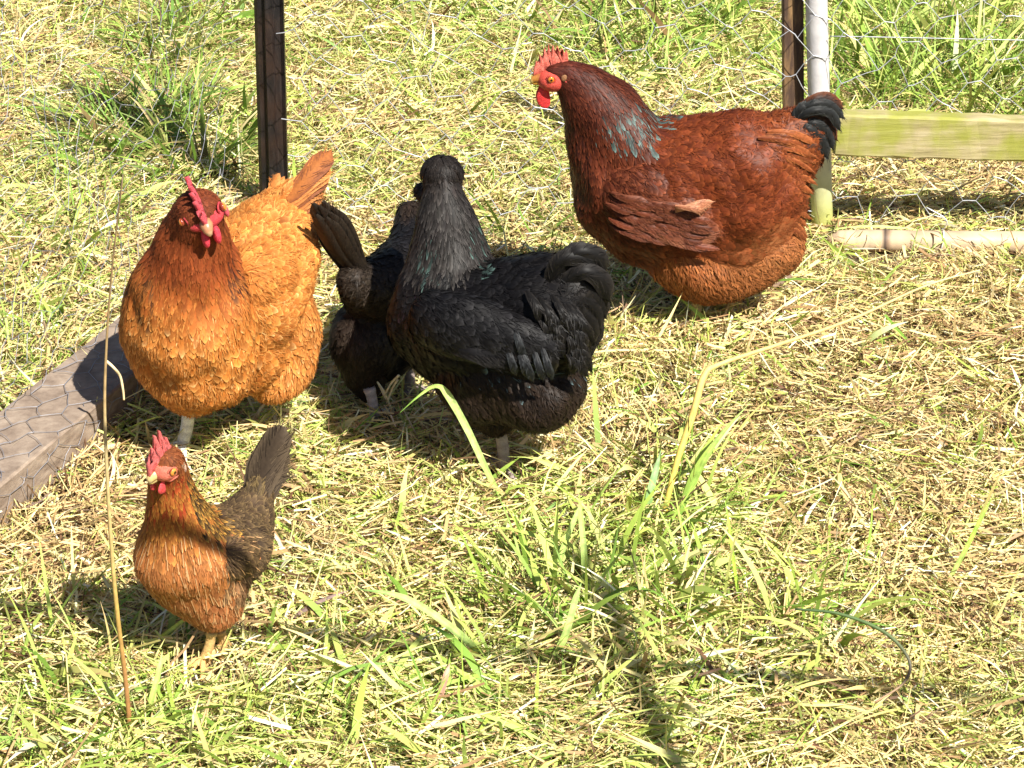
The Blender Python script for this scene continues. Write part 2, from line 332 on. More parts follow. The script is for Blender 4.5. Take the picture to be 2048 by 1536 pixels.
def rbox(w, h, b, off=(0, 0)):
    ox, oy = off; w /= 2; h /= 2
    return [(x+ox, y+oy) for x, y in [(-w+b, -h), (w-b, -h), (w, -h+b), (w, h-b), (w-b, h), (-w+b, h), (-w, h-b), (-w, -h+b)]]

FY = G(1645, 462)[1]                         # depth of the back fence
X_, Y_, Z_ = np.array([1., 0, 0]), np.array([0, 1., 0]), np.array([0, 0, 1.])
def obj_at(name, mb, mat, org, smooth=False):
    """top-level mesh with its origin at its base"""
    for i in range(len(mb.v)): mb.v[i] = mb.v[i]-np.asarray(org)
    o = mb.build(name, mat, None, smooth); o.location = org; return o

# lying timber with the left netting stapled along it
bA = G(-250, 1285); bB = G(560, 585)
bdir = nz(bB-bA); bdir[2] = 0; bdir = nz(bdir); bside = np.array([-bdir[1], bdir[0], 0])      # away from the hens
BW, BT = .128, .07
mb = MB(); cA = bA + bside*BW/2; cB = bB + bside*BW/2
prism(mb, rbox(BW, BT, .003), cA+Z_*(BT/2+.004), cB+Z_*(BT/2+.004), Z_, bside, rings=24, jitter=.0004)
M_board = mat_wood('weathered_timber', (.16, .115, .085), (.27, .205, .155), (.38, .30, .23), (30, 30, 90))
o = obj_at('timber_beam', mb, M_board, cA)
tag(o, 'weathered grey brown timber beam lying on the ground under wire netting at left', 'timber beam')

# dark steel picket
pB = G(549, 432); pT = V(537, -20, pB[1]); pT2 = pB+(pT-pB)*2.2
mb = MB()
w = .0265
prof = [(-w, .008), (-w, -.004), (-w+.006, -.011), (-.010, -.013), (-.006, -.022), (.006, -.022), (.010, -.013), (w-.007, -.011), (w, -.016), (w, .008), (.005, .010), (.004, .03), (-.004, .03), (-.005, .010)]
ax = nz(pT2-pB); prism(mb, prof, pB-Z_*.05, pT2, nz(np.cross(X_, ax))*-1 if np.cross(X_, ax)[1] < 0 else nz(np.cross(X_, ax)), X_, rings=12)
M_picket = mat_wood('dark_coated_steel', (.009, .008, .008), (.016, .014, .014), (.034, .028, .026), (90, 90, 18), stain=(.09, .04, .02), rough=.42, stain_amt=.25)
o = obj_at('fence_post', mb, M_picket, pB); tag(o, 'dark ribbed steel fence post behind the orange hen', 'fence post')

# brown wooden stake
sB = G(1590, 452); sT = V(1586, -20, sB[1]); sT = sB+(sT-sB)*2.1
mb = MB(); prism(mb, rbox(.037, .03, .003), sB-Z_*.05, sT, Y_, X_, rings=20, jitter=.0006)
M_stake = mat_wood('brown_stake', (.045, .026, .018), (.085, .052, .036), (.30, .18, .08), (60, 60, 9), rough=.65)
o = obj_at('wooden_stake', mb, M_stake, sB); tag(o, 'dark brown wooden stake just left of the pale grey pole', 'stake')

# pale pole with algae at its foot
gB = G(1648, 466); gT = V(1634, -20, gB[1]); gT = gB+(gT-gB)*2.1
mb = MB(); n = 40; P = [gB-Z_*.04+(gT-gB+Z_*.04)*f for f in np.linspace(0, 1, n)]; R = np.full(n, .0195); 
for k in (9, 10): R[k] += .0012
pcol = []
for p in P:
    f = np.clip((p[2]-.03)/.19, 0, 1); pcol.append(np.array([.44, .45, .13])*(1-f)+np.array([.56, .54, .54])*f)
tube(mb, P, R, np.array(pcol), 20)
M_pole = mat_attr('pale_pole', .42, .4, noise_amt=.16, noise_scale=30, bump=.3, bump_scale=120)
o = obj_at('fence_pole', mb, M_pole, gB, True); tag(o, 'pale grey round pole turning yellow green at its foot behind the red hen', 'pole')

# mossy rail, right
rY = gB[1]-.062
a = V(1672, 264, rY); b = V(2330, 286, rY+.03)
mb = MB(); prism(mb, rbox(.036, .078, .004), a, b, nz(np.cross(b-a, Y_))*(-1 if np.cross(b-a, Y_)[2] < 0 else 1), Y_, rings=30, jitter=.0007)
M_rail = mat_wood('mossy_rail', (.24, .20, .09), (.38, .32, .16), (.50, .43, .27), (8, 50, 110), stain=(.27, .29, .03), stain_amt=.75)
# lichen-free strip along the upper edge
o = obj_at('fence_rail', mb, M_rail, a); tag(o, 'horizontal wooden fence rail stained with yellow green moss', 'fence rail')

# bamboo on the ground
y0 = G(1800, 516)[1]+.02
pts = [V(px, py, y0+dy) for px, py, dy in [(1655, 490, .02), (1700, 490, .015), (1766, 490, .01), (1860, 492, 0), (2048, 493, 0), (2400, 494, 0)]]
P = spline(pts, 50); R = np.interp(np.linspace(0, 1, 50), [0, .05, .1, .2, 1], [.006, .014, .019, .020, .0205])
P[:, 2] += .008
bc = np.tile([.54, .40, .26], (50, 1))*rng.uniform(.9, 1.1, (50, 1))
mb = MB(); px50 = project(P)[:, 0]
k = int(np.argmin(abs(px50-1769))); R[k] += .0012; bc[k] = (.07, .05, .04); bc[k+1] = (.30, .2, .13)
tube(mb, P, R, bc, 18)
M_bam = mat_attr('bamboo_cane', .5, .4, noise_amt=.2, noise_scale=25, bump=.3, bump_scale=60)
org = P[0].copy(); org[2] = 0
cane = obj_at('bamboo_pole', mb, M_bam, org, True); tag(cane, 'brown bamboo pole lying in the grass below the mossy rail', 'bamboo pole')
mb = MB(); c0 = V(1880, 492, y0)+Z_*.008; th = np.linspace(0, 2*math.pi, 20)
tube(mb, [c0+np.array([.004*math.sin(t*1), .0225*math.cos(t), .0225*math.sin(t)]) for t in th], .0013, (.8, .82, .85), 6)
tube(mb, spline([c0+np.array([0, -.01, .021]), c0+np.array([.005, -.02, .05]), c0+np.array([-.03, -.01, .07])], 10), .0011, (.8, .82, .85), 5)
mb.build('wire_tie', M_wire, cane)

# ------------------------------------------------------------------ wire netting
def net(mb, f, u0, u1, v0, v1, pu=.055, pv=.075, r=.0008, jit=.004, col=(.62, .63, .66)):
    """hexagonal mesh over f(u,v); twisted double sides run along u"""
    nu = int((u1-u0)/pu)+1; nv = int((v1-v0)/pv)+1; memo = {}
    def node(i, j, s):
        # column i, row j, s=0 left end / 1 right end of the twist
        k = (i, j, s)
        if k not in memo:
            u = u0+i*pu+(-.14 if s == 0 else .14)*pu*1.6; v = v0+(j+.5*(i % 2))*pv
            memo[k] = f(u+rng.normal(0, jit), v+rng.normal(0, jit))
        return memo[k]
    def wire(a, b, rr):
        m = (a+b)/2+rng.normal(0, .0012, 3); tube(mb, [a, m, b], rr, np.array(col)*rng.uniform(.75, 1.1), 4, cap=False)
    for i in range(nu):
        for j in range(nv):
            wire(node(i, j, 0), node(i, j, 1), r*1.45)
            if i < nu-1:
                j2 = j if i % 2 else j-1
                jj = [j, j+1] if i % 2 else [j-1, j]
                for q in jj:
                    if 0 <= q < nv: wire(node(i, j, 1), node(i+1, q, 0), r)
# back fence
def fb(u, v):
    y = FY-.028 + .012*math.sin(u*5)+.008*math.sin(v*9+u*3)
    if v < .0: y -= .0
    return np.array([u, y, v+.01*math.sin(u*7)])
mb = MB(); xl, xr = V(592, 400, FY)[0], V(2330, 400, FY)[0]
net(mb, fb, xl, xr, .01, .62, r=.0007, jit=.006, col=(.55, .56, .6))
for zz, s in ((.375, .0), (.62, .0)):
    P = [np.array([x, FY-.03, zz+.006*math.sin(x*4)]) for x in np.linspace(xl if zz > .5 else V(1660, 0, FY)[0], xr, 30)]; tube(mb, P, .0011, (.42, .43, .45), 5)
org = np.array([xl, FY, 0]); o = obj_at('wire_netting', mb, M_wire, org, True)
tag(o, 'hexagonal wire netting stretched along the back between post and poles', 'wire netting')
# left fence: rises from the beam and hugs its top and side
blen = float(np.linalg.norm((bB-bA)[:2]))
def fl(u, v):
    base = bA+bdir*u; s = v
    # v: path from the ground, up the side, across the top, then up
    seg = [(-.025, .006), (-.004, .012), (-.004, BT+.007), (BW*.93, BT+.008), (BW*.93+.04, .9)]
    L = [math.dist(seg[i], seg[i+1]) for i in range(4)]; i = 0
    while i < 3 and s > L[i]: s -= L[i]; i += 1
    t = s/L[i]; x = seg[i][0]+(seg[i+1][0]-seg[i][0])*t; z = seg[i][1]+(seg[i+1][1]-seg[i][1])*t
    wob = 0 if i < 3 else .025*math.sin(u*6+z*5)*min(1, z*4)+(0 if i < 3 else .02*math.sin(u*17+z*11)*min(1, z*6))
    return base+bside*(x+wob)+Z_*z
mb = MB(); net(mb, fl, 0, blen+.1, 0, .75, pu=.046, pv=.05, r=.0005, jit=.007, col=(.30, .30, .33))
o = obj_at('wire_netting', mb, M_wire, bA, True)
tag(o, 'slack wire netting rising from the lying timber beam at left', 'wire netting')

caster = empty('caster_frame', (1.9, 2.15, 0)); tag(caster, 'round wooden pen frame added unseen outside the right edge to cast narrow shadows on the straw', 'pen frame')  # unseen poles, added to throw narrow shadow bands into view
for nm, a_, b_, r_ in (('rail', (-.12, 2.465, 1.5), (1.95, 2.08, 1.5), .0105), ('rail', (.855, 2.58, 1.53), (1.03, 1.72, 1.53), .015), ('post', (1.9, 2.15, -.05), (1.9, 2.15, 1.56), .022), ('post', (1.0, 1.76, -.05), (1.0, 1.76, 1.56), .022)):
    mb = MB(); tube(mb, np.linspace(a_, b_, 24)+rng.normal(0, .0012, (24, 3)), r_, (.42, .34, .22), 12); mb.build(nm, M_stem, caster)

# ------------------------------------------------------------------ hens
_bm = bmesh.new(); bmesh.ops.create_icosphere(_bm, subdivisions=3, radius=1)
ICO_V = np.array([v.co[:] for v in _bm.verts]); ICO_F = np.array([[v.index for v in f.verts] for f in _bm.faces]); _bm.free()

# style: length, width, spacing, lift, base rgb, edge rgb, gravity, curl-noise
def ST(L, W, S, lift, base, edge, g=.5, nz_=.15): return np.array([L, W, S, lift, *base, *edge, g, nz_], float)

class Hen:
    def __init__(s, feet_px, label, feather_mat):
        s.Y = G(*feet_px)[1]; b = G(*feet_px); b[2] = 0
        s.root = empty('hen', b); tag(s.root, label, 'hen')
        s.sc = scale_at(b); s.chains = []; s.mat = feather_mat; s.heads = []; s.holes = []
    def P(s, px, py, dy=0): return V(px, py, s.Y+dy)
    def chain(s, keys):
        """keys: (px,py,dy, rx,ry,rz in px, style)"""
        s.chains.append([(s.P(k[0], k[1], k[2]), np.array(k[3:6])/s.sc, k[6]) for k in keys])
    def solid(s, name, chains, voxel=.0042, smooth=9):
        C_, R_, S_, D_ = [], [], [], []
        for ch in chains:
            pts = [k[0] for k in ch]
            for i in range(len(ch)-1):
                d = nz(ch[i+1][0]-ch[i][0])
                for f in np.linspace(0, 1, 9)[:(8 if i < len(ch)-2 else 9)]:
                    C_.append(ch[i][0]*(1-f)+ch[i+1][0]*f); R_.append(ch[i][1]*(1-f)+ch[i+1][1]*f); S_.append(ch[i][2]*(1-f)+ch[i+1][2]*f)
                    D_.append(d)
        C_, R_, S_, D_ = map(np.array, (C_, R_, S_, D_))
        mb = MB()
        for c, r in zip(C_, R_): mb.add(ICO_V*r+c, None, ICO_F)
        tmp = mb.build('tmp', s.mat)
        m = tmp.modifiers.new('r', 'REMESH'); m.mode = 'VOXEL'; m.voxel_size = voxel
        m = tmp.modifiers.new('s', 'SMOOTH'); m.factor = .5; m.iterations = smooth
        dg = bpy.context.evaluated_depsgraph_get(); me = bpy.data.meshes.new_from_object(tmp.evaluated_get(dg))
        v = np.zeros(len(me.vertices)*3); me.vertices.foreach_get('co', v); v = v.reshape(-1, 3)
        me.calc_loop_triangles(); t = np.zeros(len(me.loop_triangles)*3, int); me.loop_triangles.foreach_get('vertices', t); t = t.reshape(-1, 3)
        bpy.data.objects.remove(tmp); bpy.data.meshes.remove(me)
        # clumps of feathers make the outline uneven
        fn = np.cross(v[t[:, 1]]-v[t[:, 0]], v[t[:, 2]]-v[t[:, 0]]); vn = np.zeros_like(v)
        for k in range(3): np.add.at(vn, t[:, k], fn)
        vn = nz(vn); dd = np.zeros(len(v))
        for i in range(0, len(v), 4000):
            q = (v[i:i+4000, None, :]-C_[None])/R_[None]; dd[i:i+4000] = R_[np.argmin((q*q).sum(-1), 1)].min(1)
        amp = np.clip((dd-.022)*.12, 0, .0065); ph = v.mean(0).sum()*40
        nn_ = 0
        for k, (fr, w_) in enumerate(((26, .6), (48, .5), (85, .35))):
            d1 = nz(np.array([1, .3+k*.5, -.7+k*.2])); d2 = nz(np.array([-.4, 1, .8-k*.4])); d3 = nz(np.array([.5, -.6, 1]))
            nn_ = nn_+w_*np.sin(v@d1*fr+ph)*np.sin(v@d2*fr*1.2+1+ph)+w_*.7*np.sin(v@d3*fr*1.1+2.2*np.sin(v@d1*fr*.6)+ph)
        v = v+vn*(amp*nn_)[:, None]
        return v, t, (C_, R_, S_, D_)
    def lookup(s, p, K):
        C_, R_, S_, D_ = K; out = np.zeros(len(p), int)
        for i in range(0, len(p), 4000):
            q = (p[i:i+4000, None, :]-C_[None])/R_[None]; out[i:i+4000] = np.argmin((q*q).sum(-1)-.0, 1)
        return S_[out], D_[out]
    def plumage(s, mb, v, t, K, colfn=None, shaft=None, nmax=110000, seed=0, R=6, barb=9e-6):
        r = np.random.default_rng(seed)
        a, b, c = v[t[:, 0]], v[t[:, 1]], v[t[:, 2]]; cr = np.cross(b-a, c-a); ar = np.linalg.norm(cr, axis=1)
        st, dr = s.lookup(v, K)
        bc = st[:, 4:7].copy()
        if colfn: bc = colfn(v, bc, st[:, 7:10].copy(), r)[0]
        mb.add(v, None, t, bc)
        bvh = BVHTree.FromPolygons([tuple(x) for x in v], [tuple(x) for x in t])
        n = int(min(nmax, ar.sum()/2/(.0029**2)))
        idx = r.choice(len(t), n, p=ar/ar.sum()); u = r.random((n, 2)); sw = u.sum(1) > 1; u[sw] = 1-u[sw]
        p = a[idx]+(b-a)[idx]*u[:, :1]+(c-a)[idx]*u[:, 1:]; N = nz(cr[idx])
        st, dr = s.lookup(p, K)
        cell = .004; grid = {}; keep = []
        for i in range(n):
            q = p[i]; sp_ = st[i, 2]*.95
            if any(h(q) for h in s.holes): continue
            g = (q/cell).astype(int); m = int(math.ceil(sp_/cell)); ok = True
            for dx in range(-m, m+1):
                for dy in range(-m, m+1):
                    for dz in range(-m, m+1):
                        o_ = grid.get((g[0]+dx, g[1]+dy, g[2]+dz))
                        if o_ is not None and ((p[o_]-q)**2).sum() < sp_*sp_: ok = False; break
                    if not ok: break
                if not ok: break
            if ok: grid[tuple(g)] = i; keep.append(i)
        # fine loose barbs that soften the shingled feathers
        nb = min(n, int(ar.sum()/2/barb)); sel = r.choice(n, nb, replace=False); sel = np.array([i for i in sel if not any(h(p[i]) for h in s.holes)])
        pb, Nb, sb, db = p[sel], N[sel], st[sel], dr[sel]; nb = len(sel); b0, e0 = sb[:, 4:7].copy(), sb[:, 7:10].copy()
        if colfn: b0, e0 = colfn(pb, b0, e0, r)
        Tb = db+sb[:, 10:11]*np.array([0, 0, -1.])+r.normal(0, 1, (nb, 3))*(sb[:, 11:12]*1.5+.06); Tb = nz(Tb-(Tb*Nb).sum(1, keepdims=True)*Nb)
        Lb = (sb[:, 0]*r.uniform(.3, .75, nb)).clip(.004, .020); Sb = np.cross(Nb, Tb); wb = r.uniform(.00035, .0009, nb); h0 = sb[:, 3]*r.uniform(.15, 1.0, nb)+.0008
        mixk = r.random((nb, 1))**1.5; cb = (b0*(1-mixk)+e0*mixk)*r.uniform(.75, 1.25, (nb, 1)); rows = []
        for f_, wk in ((0, 1), (.5, .9), (1, .15)):
            c0 = pb+Tb*(Lb*f_)[:, None]+Nb*(h0*(.2+1.0*f_)-Lb*Lb*f_*f_*3.0)[:, None]; rows += [c0-Sb*(wb*wk)[:, None], c0+Sb*(wb*wk)[:, None]]
        mb.add(np.stack(rows, 1).reshape(-1, 3), ((np.arange(nb)*6)[:, None, None]+np.array([[0, 1, 3, 2], [2, 3, 5, 4]])[None]).reshape(-1, 4), None, np.repeat(cb, 6, 0))
        keep = np.array(keep); p, N, st, dr = p[keep], N[keep], st[keep], dr[keep]; n = len(keep)
        base, edge = st[:, 4:7].copy(), st[:, 7:10].copy()
        if colfn: base, edge = colfn(p, base, edge, r)
        k = r.lognormal(0, .26, (n, 1)); base = base*k*r.uniform(.95, 1.05, (n, 3)); edge = edge*(k*.5+.5)
        T = dr + st[:, 10:11]*np.array([0, 0, -1.]) + r.normal(0, 1, (n, 3))*st[:, 11:12]
        T = nz(T-(T*N).sum(1, keepdims=True)*N)
        L = st[:, 0]*r.uniform(.7, 1.3, n); W = st[:, 1]*r.uniform(.75, 1.1, n); lift = .85*st[:, 3]*r.uniform(.5, 1.5, n); jit = r.uniform(0, .0008, n)
        f = np.linspace(0, 1, R); prof = np.interp(f, [0, .2, .55, .8, .93, 1], [.45, .85, 1, .85, .5, .12])
        allv = np.zeros((n, R, 3, 3)); tc_ = np.zeros((n, R, 3, 3))
        for i in range(n):
            q = Vector(p[i]); d = T[i]; nn = N[i]
            for j in range(R):
                if j:
                    w_, no, _, _ = bvh.find_nearest(q+Vector(d*(L[i]/(R-1))))
                    if w_ is None: break
                    nn2 = np.array(no); q = w_; d = nz(d-np.dot(d, nn2)*nn2); nn = nz(nn*.4+nn2*.6)
                c0 = np.array(q)+nn*(.0004+jit[i]+lift[i]*f[j]**1.3); sd = np.cross(nn, d)
                w2 = W[i]*.5*prof[j]
                allv[i, j, 0] = c0-sd*w2-nn*w2*.22; allv[i, j, 1] = c0; allv[i, j, 2] = c0+sd*w2-nn*w2*.22
        e = np.clip(f*1.08-.08, 0, 1)**3.2
        for j in range(R):
            tc_[:, j, 1] = base*(1-.55*e[j])+edge*.55*e[j]
            tc_[:, j, 0] = tc_[:, j, 2] = base*(1-e[j])+edge*e[j]
        tc_[:, R-1, 1] = edge
        k = []
        for j in range(R-1):
            for m in range(2): k.append((j*3+m, j*3+m+1, j*3+m+4, j*3+m+3))
        q = (np.arange(n)*R*3)[:, None, None]+np.array(k)[None]
        mb.add(allv.reshape(-1, 3), q.reshape(-1, 4), None, tc_.reshape(-1, 3))
        if shaft:
            sel = [i for i in range(n) if shaft(p[i], r)]
            for i in sel:
                m = allv[i, :, 1]; sd = nz(allv[i, :, 2]-allv[i, :, 0]); up = nz(np.cross(sd, nz(np.gradient(m, axis=0))))*-1
                if np.dot(up[2], N[i]) < 0: up = -up
                ww = .0005; rows = m[1:]+up[1:]*.0008
                vv = np.stack([rows-sd[1:]*ww, rows+sd[1:]*ww], 1).reshape(-1, 3); nr = len(rows)
                mb.add(vv, [(2*j, 2*j+1, 2*j+3, 2*j+2) for j in range(nr-1)], None, (.58, .33, .15))
    def quill(s, mb, pts, W, N, base, edge=None, rows=9, cup=.12, tipround=.75):
        """one long tail or wing feather along pts, facing N"""
        P = spline(pts, rows); T = nz(np.gradient(P, axis=0)); N = nz(N); f = np.linspace(0, 1, rows)
        edge = base if edge is None else edge
        prof = np.interp(f, [0, .15, tipround, .9, .97, 1], [.35, .7, 1, .78, .5, .1]); V_ = []; cc = []
        for i in range(rows):
            sd = nz(np.cross(N, T[i])); nn = np.cross(T[i], sd)
            for k in (-1, -.5, 0, .5, 1):
                V_.append(P[i]+sd*k*W*.5*prof[i]-nn*abs(k)*cup*W+nn*(0.0008 if k == 0 else 0))
                a = abs(k)**2*.8+.2*f[i]; cc.append(np.array(base)*(1-a)+np.array(edge)*a)
        q = [(i*5+k, i*5+k+1, i*5+k+6, i*5+k+5) for i in range(rows-1) for k in range(4)]
        mb.add(V_, q, None, np.array(cc)*random.uniform(.8, 1.2))
        vv, cv = [], []
        for _ in range(int(26+W*900)):
            i = random.uniform(1, rows-1.01); j = int(i); g_ = i-j; p_ = P[j]*(1-g_)+P[j+1]*g_; sg = random.choice((-1, 1)); sd = nz(np.cross(N, T[j]))*sg; nn = np.cross(T[j], sd*sg)
            pr = prof[j]*(1-g_)+prof[j+1]*g_; a0 = random.uniform(.1, .8); a1 = min(a0+.45, random.uniform(.85, 1.12)); l_ = W*random.uniform(.25, .6)
            q0 = p_+sd*W*.5*pr*a0+nn*(.0012-a0*cup*W); q1 = p_+T[j]*l_+sd*W*.5*pr*a1+nn*(.0012-a1*cup*W); w_ = nz(np.cross(nn, q1-q0))*.0004
            vv += [q0-w_, q0+w_, q1+w_*.3, q1-w_*.3]; c_ = (np.array(base) if random.random() < .5 else np.array(edge))*random.uniform(.6, 1.4); cv += [c_]*4
        mb.add(vv, np.arange(len(vv)).reshape(-1, 4), None, np.array(cv))

class Head:
    """head frame: x forward to the beak, y left, z up; r = skull radius"""
    def __init__(s, hen, c, r, F, U): 
        s.c = np.array(c); s.r = r; F = nz(F); Sd = nz(np.cross(U, F)); s.M = np.stack([F, Sd, np.cross(F, Sd)], 0); s.hen = hen
    def w(s, x, y, z): return s.c+s.r*(np.array([x, y, z])@s.M)
    def wa(s, a): return s.c+s.r*(np.asarray(a)@s.M)
    def ellip(s, mb, c, rad, col, deform=None):
        v = ICO_V*np.array(rad)
        if deform: v = deform(v)
        mb.add(s.wa(v+np.array(c)), None, ICO_F, col)
    def face(s, col=(.62, .07, .05), c=(.42, 0, -.12), rad=(.80, .93, .62), cheek=True):
        mb = MB(); s.ellip(mb, c, rad, col)
        for sg in (-1, 1):   # ring of skin round the eye
            e = np.array([.48, sg*.84, .16]); th = np.linspace(0, 2*math.pi, 17)
            tube(mb, s.wa([e+np.array([.27*math.cos(t), sg*.06-.10*sg*math.cos(t), .24*math.sin(t)]) for t in th]), s.r*.06, np.array(col)*.9, 6)
            if cheek: tube(mb, s.wa([[.95, sg*.42, -.30], [.6, sg*.72, -.5], [.15, sg*.86, -.42], [-.1, sg*.88, -.15]]), s.r*np.array([.08, .12, .12, .05]), col, 6)
        cc, rr, M, r = np.array(c), np.array(rad)*1.03, s.M, s.r
        def hole(q):
            l = ((q-s.c)@M.T)/r; return (((l-cc)/rr)**2).sum() < 1.0
        s.hen.holes.append(hole)
        return mb.build('face', M_skin, s.hen.root)
    def eyes(s, iris=(.75, .22, .02), r=.21, y=.88):
        for sg in (-1, 1):
            mb = MB(); e = np.array([.48, sg*y, .16])
            v = ICO_V*np.array([r, r*.75, r]); ang = np.degrees(np.arccos(np.clip(ICO_V[:, 1]*sg, -1, 1)))
            col = np.where((ang < 30)[:, None], np.array([.006, .005, .005]), np.where((ang < 72)[:, None], np.array(iris), np.array([.25, .04, .02])))
            mb.add(s.wa(v+e), None, ICO_F, col); mb.build('eye', M_eye, s.hen.root)
    def beak(s, col=(.75, .42, .08), tip=(.8, .6, .25), ln=.95, dark=None):
        up = np.array([[.85, 0, -.02], [1.15, 0, -.05], [1.35+ln*.25, 0, -.14], [1.25+ln*.5, 0, -.30], [1.2+ln*.62, 0, -.46]])
        mb = MB(); d = np.array(dark if dark is not None else col)
        tube(mb, s.wa(up), s.r*np.array([.36, .33, .24, .13, .03]), np.array([d, d, d*.5+np.array(col)*.5, tip, tip]), 12)
        lo = np.array([[.85, 0, -.3], [1.2, 0, -.36], [1.3+ln*.3, 0, -.42], [1.25+ln*.48, 0, -.46]])
        tube(mb, s.wa(lo), s.r*np.array([.28, .22, .13, .04]), np.array(col)*.85, 10)
        mb.build('beak', M_horn, s.hen.root)
    def plate(s, name, outline, th, col, bend=0.0, y0=0, lean=0):
        bm = bmesh.new(); vs = [bm.verts.new((x, -th/2, z)) for x, z in outline]; f = bm.faces.new(vs)
        bmesh.ops.triangulate(bm, faces=[f]); ret = bmesh.ops.extrude_face_region(bm, geom=bm.faces[:])
        for v in ret['geom']:
            if isinstance(v, bmesh.types.BMVert): v.co.y += th
        bmesh.ops.recalc_face_normals(bm, faces=bm.faces[:])
        eds = [e for e in bm.edges if len(e.link_faces) == 2 and abs(e.link_faces[0].normal.y) > .9 != (abs(e.link_faces[1].normal.y) > .9)]
        bmesh.ops.bevel(bm, geom=eds, offset=th*.3, segments=2, affect='EDGES', clamp_overlap=True)
        bmesh.ops.subdivide_edges(bm, edges=[e for e in bm.edges if e.calc_length() > .35], cuts=1, use_grid_fill=False)
        bmesh.ops.triangulate(bm, faces=bm.faces[:])
        v = np.array([q.co[:] for q in bm.verts]); t = np.array([[q.index for q in f.verts] for f in bm.faces]); bm.free()
        v[:, 1] += y0 + lean*(v[:, 2]-.6) + bend*np.sin(v[:, 0]*2.6+v[:, 2]*1.2)
        mb = MB(); mb.add(s.wa(v), None, t, col); return mb.build(name, M_skin, s.hen.root)
    def comb(s, spikes, front, back, col=(.72, .07, .06), th=.2, bend=.05, lean=0, low=.45):
        """spikes: (x, z tip, half width, z root)"""
        out = [front]
        for (x, zt, hw, zr) in spikes: out += [(x+hw, zr), (x+hw*.4, zr+(zt-zr)*.6), (x+hw*.12, zt-.03), (x-hw*.12, zt), (x-hw*.5, zr+(zt-zr)*.6), (x-hw, zr)]
        out += [back, (back[0]+.25, low+.1), (0.2, low), (.8, low-.15), (front[0]-.1, -.05)]
        out = out[::-1]
        return s.plate('comb', out, th, col, bend, 0, lean)
    def wattles(s, ln=1.5, w=.42, x=.75, z=-.55, col=(.78, .05, .05), swing=(0, 0), gap=.22, th=.13):
        for i, sg in enumerate((-1, 1)):
            def df(v):
                v = v.copy(); t = (v[:, 2]/(ln/2)+1)/2; v[:, 0] *= (1.12-.42*t); v[:, 0] += .14*np.sin(t*3); v[:, 1] += .05*np.sin(v[:, 2]*3); return v
            mb = MB(); s.ellip(mb, (x-.12*i*0, sg*gap+swing[0]*sg, z-ln/2+.1), (w, th, ln/2), col, df); mb.build('wattle', M_skin, s.hen.root)
    def lobes(s, col=(.7, .09, .07), tuft=(.25, .12, .05), ln=.5, w=.2, x=-.32, z=-.32, y=.86):
        for sg in (-1, 1):
            mb = MB(); s.ellip(mb, (x, sg*y, z), (w, .16, ln), col); 
            s.ellip(mb, (x+.14, sg*y, z+ln*.8), (.24, .14, .26), tuft)
            mb.build('earlobe', M_skin, s.hen.root)

def leg(hen, top, ankle, col, toe_dir, rad=.0085, spread=.5, ln=.055):
    mb = MB(); P = spline([top, (np.array(top)+ankle)/2+np.array([.002, 0, 0]), ankle], 10)
    c = np.array([np.array(col)*(.85+.3*(i % 2)) for i in range(10)])
    tube(mb, P, [rad*1.15]*2+[rad]*7+[rad*1.15], c, 12)
    lg = mb.build('leg', M_leg, hen.root)
    f = MB(); d = nz(toe_dir); sd = np.array([-d[1], d[0], 0]); a = np.array(ankle)
    for ang, k in ((0, 1.1), (spread, .95), (-spread, .95), (math.pi, .5)):
        t = d*math.cos(ang)+sd*math.sin(ang)
        pts = [a, a+t*ln*.35*k+Z_*.004, a+t*ln*.7*k-Z_*.004, a+t*ln*k-Z_*.008]
        P = spline(pts, 9); tube(f, P, np.array([.9, .8, .72, .8, .66, .6, .68, .5, .3])*rad*.8, col, 8)
        tube(f, [P[-1], P[-1]+t*.008-Z_*.003, P[-1]+t*.013-Z_*.008], [rad*.28, rad*.18, .0003], (.3, .24, .18), 6)
    f.build('foot', M_leg, lg)

def finish_body(h, colfn=None, shaft=None, seed=0, name='body', chains=None, voxel=.0042, smooth=9, extra=None, mat=None):
    v, t, K = h.solid(name, chains or h.chains, voxel, smooth)
    mb = MB(); h.plumage(mb, v, t, K, colfn, shaft, seed=seed)
    if extra: extra(mb)
    return mb.build(name, mat or h.mat, h.root)

def mixcol(a, b, w): w = np.clip(w, 0, 1)[:, None]; return a*(1-w)+np.array(b)*w
def gb(pp, cx, cy, rx, ry): return np.exp(-(((pp[:, 0]-cx)/rx)**2+((pp[:, 1]-cy)/ry)**2)**2)

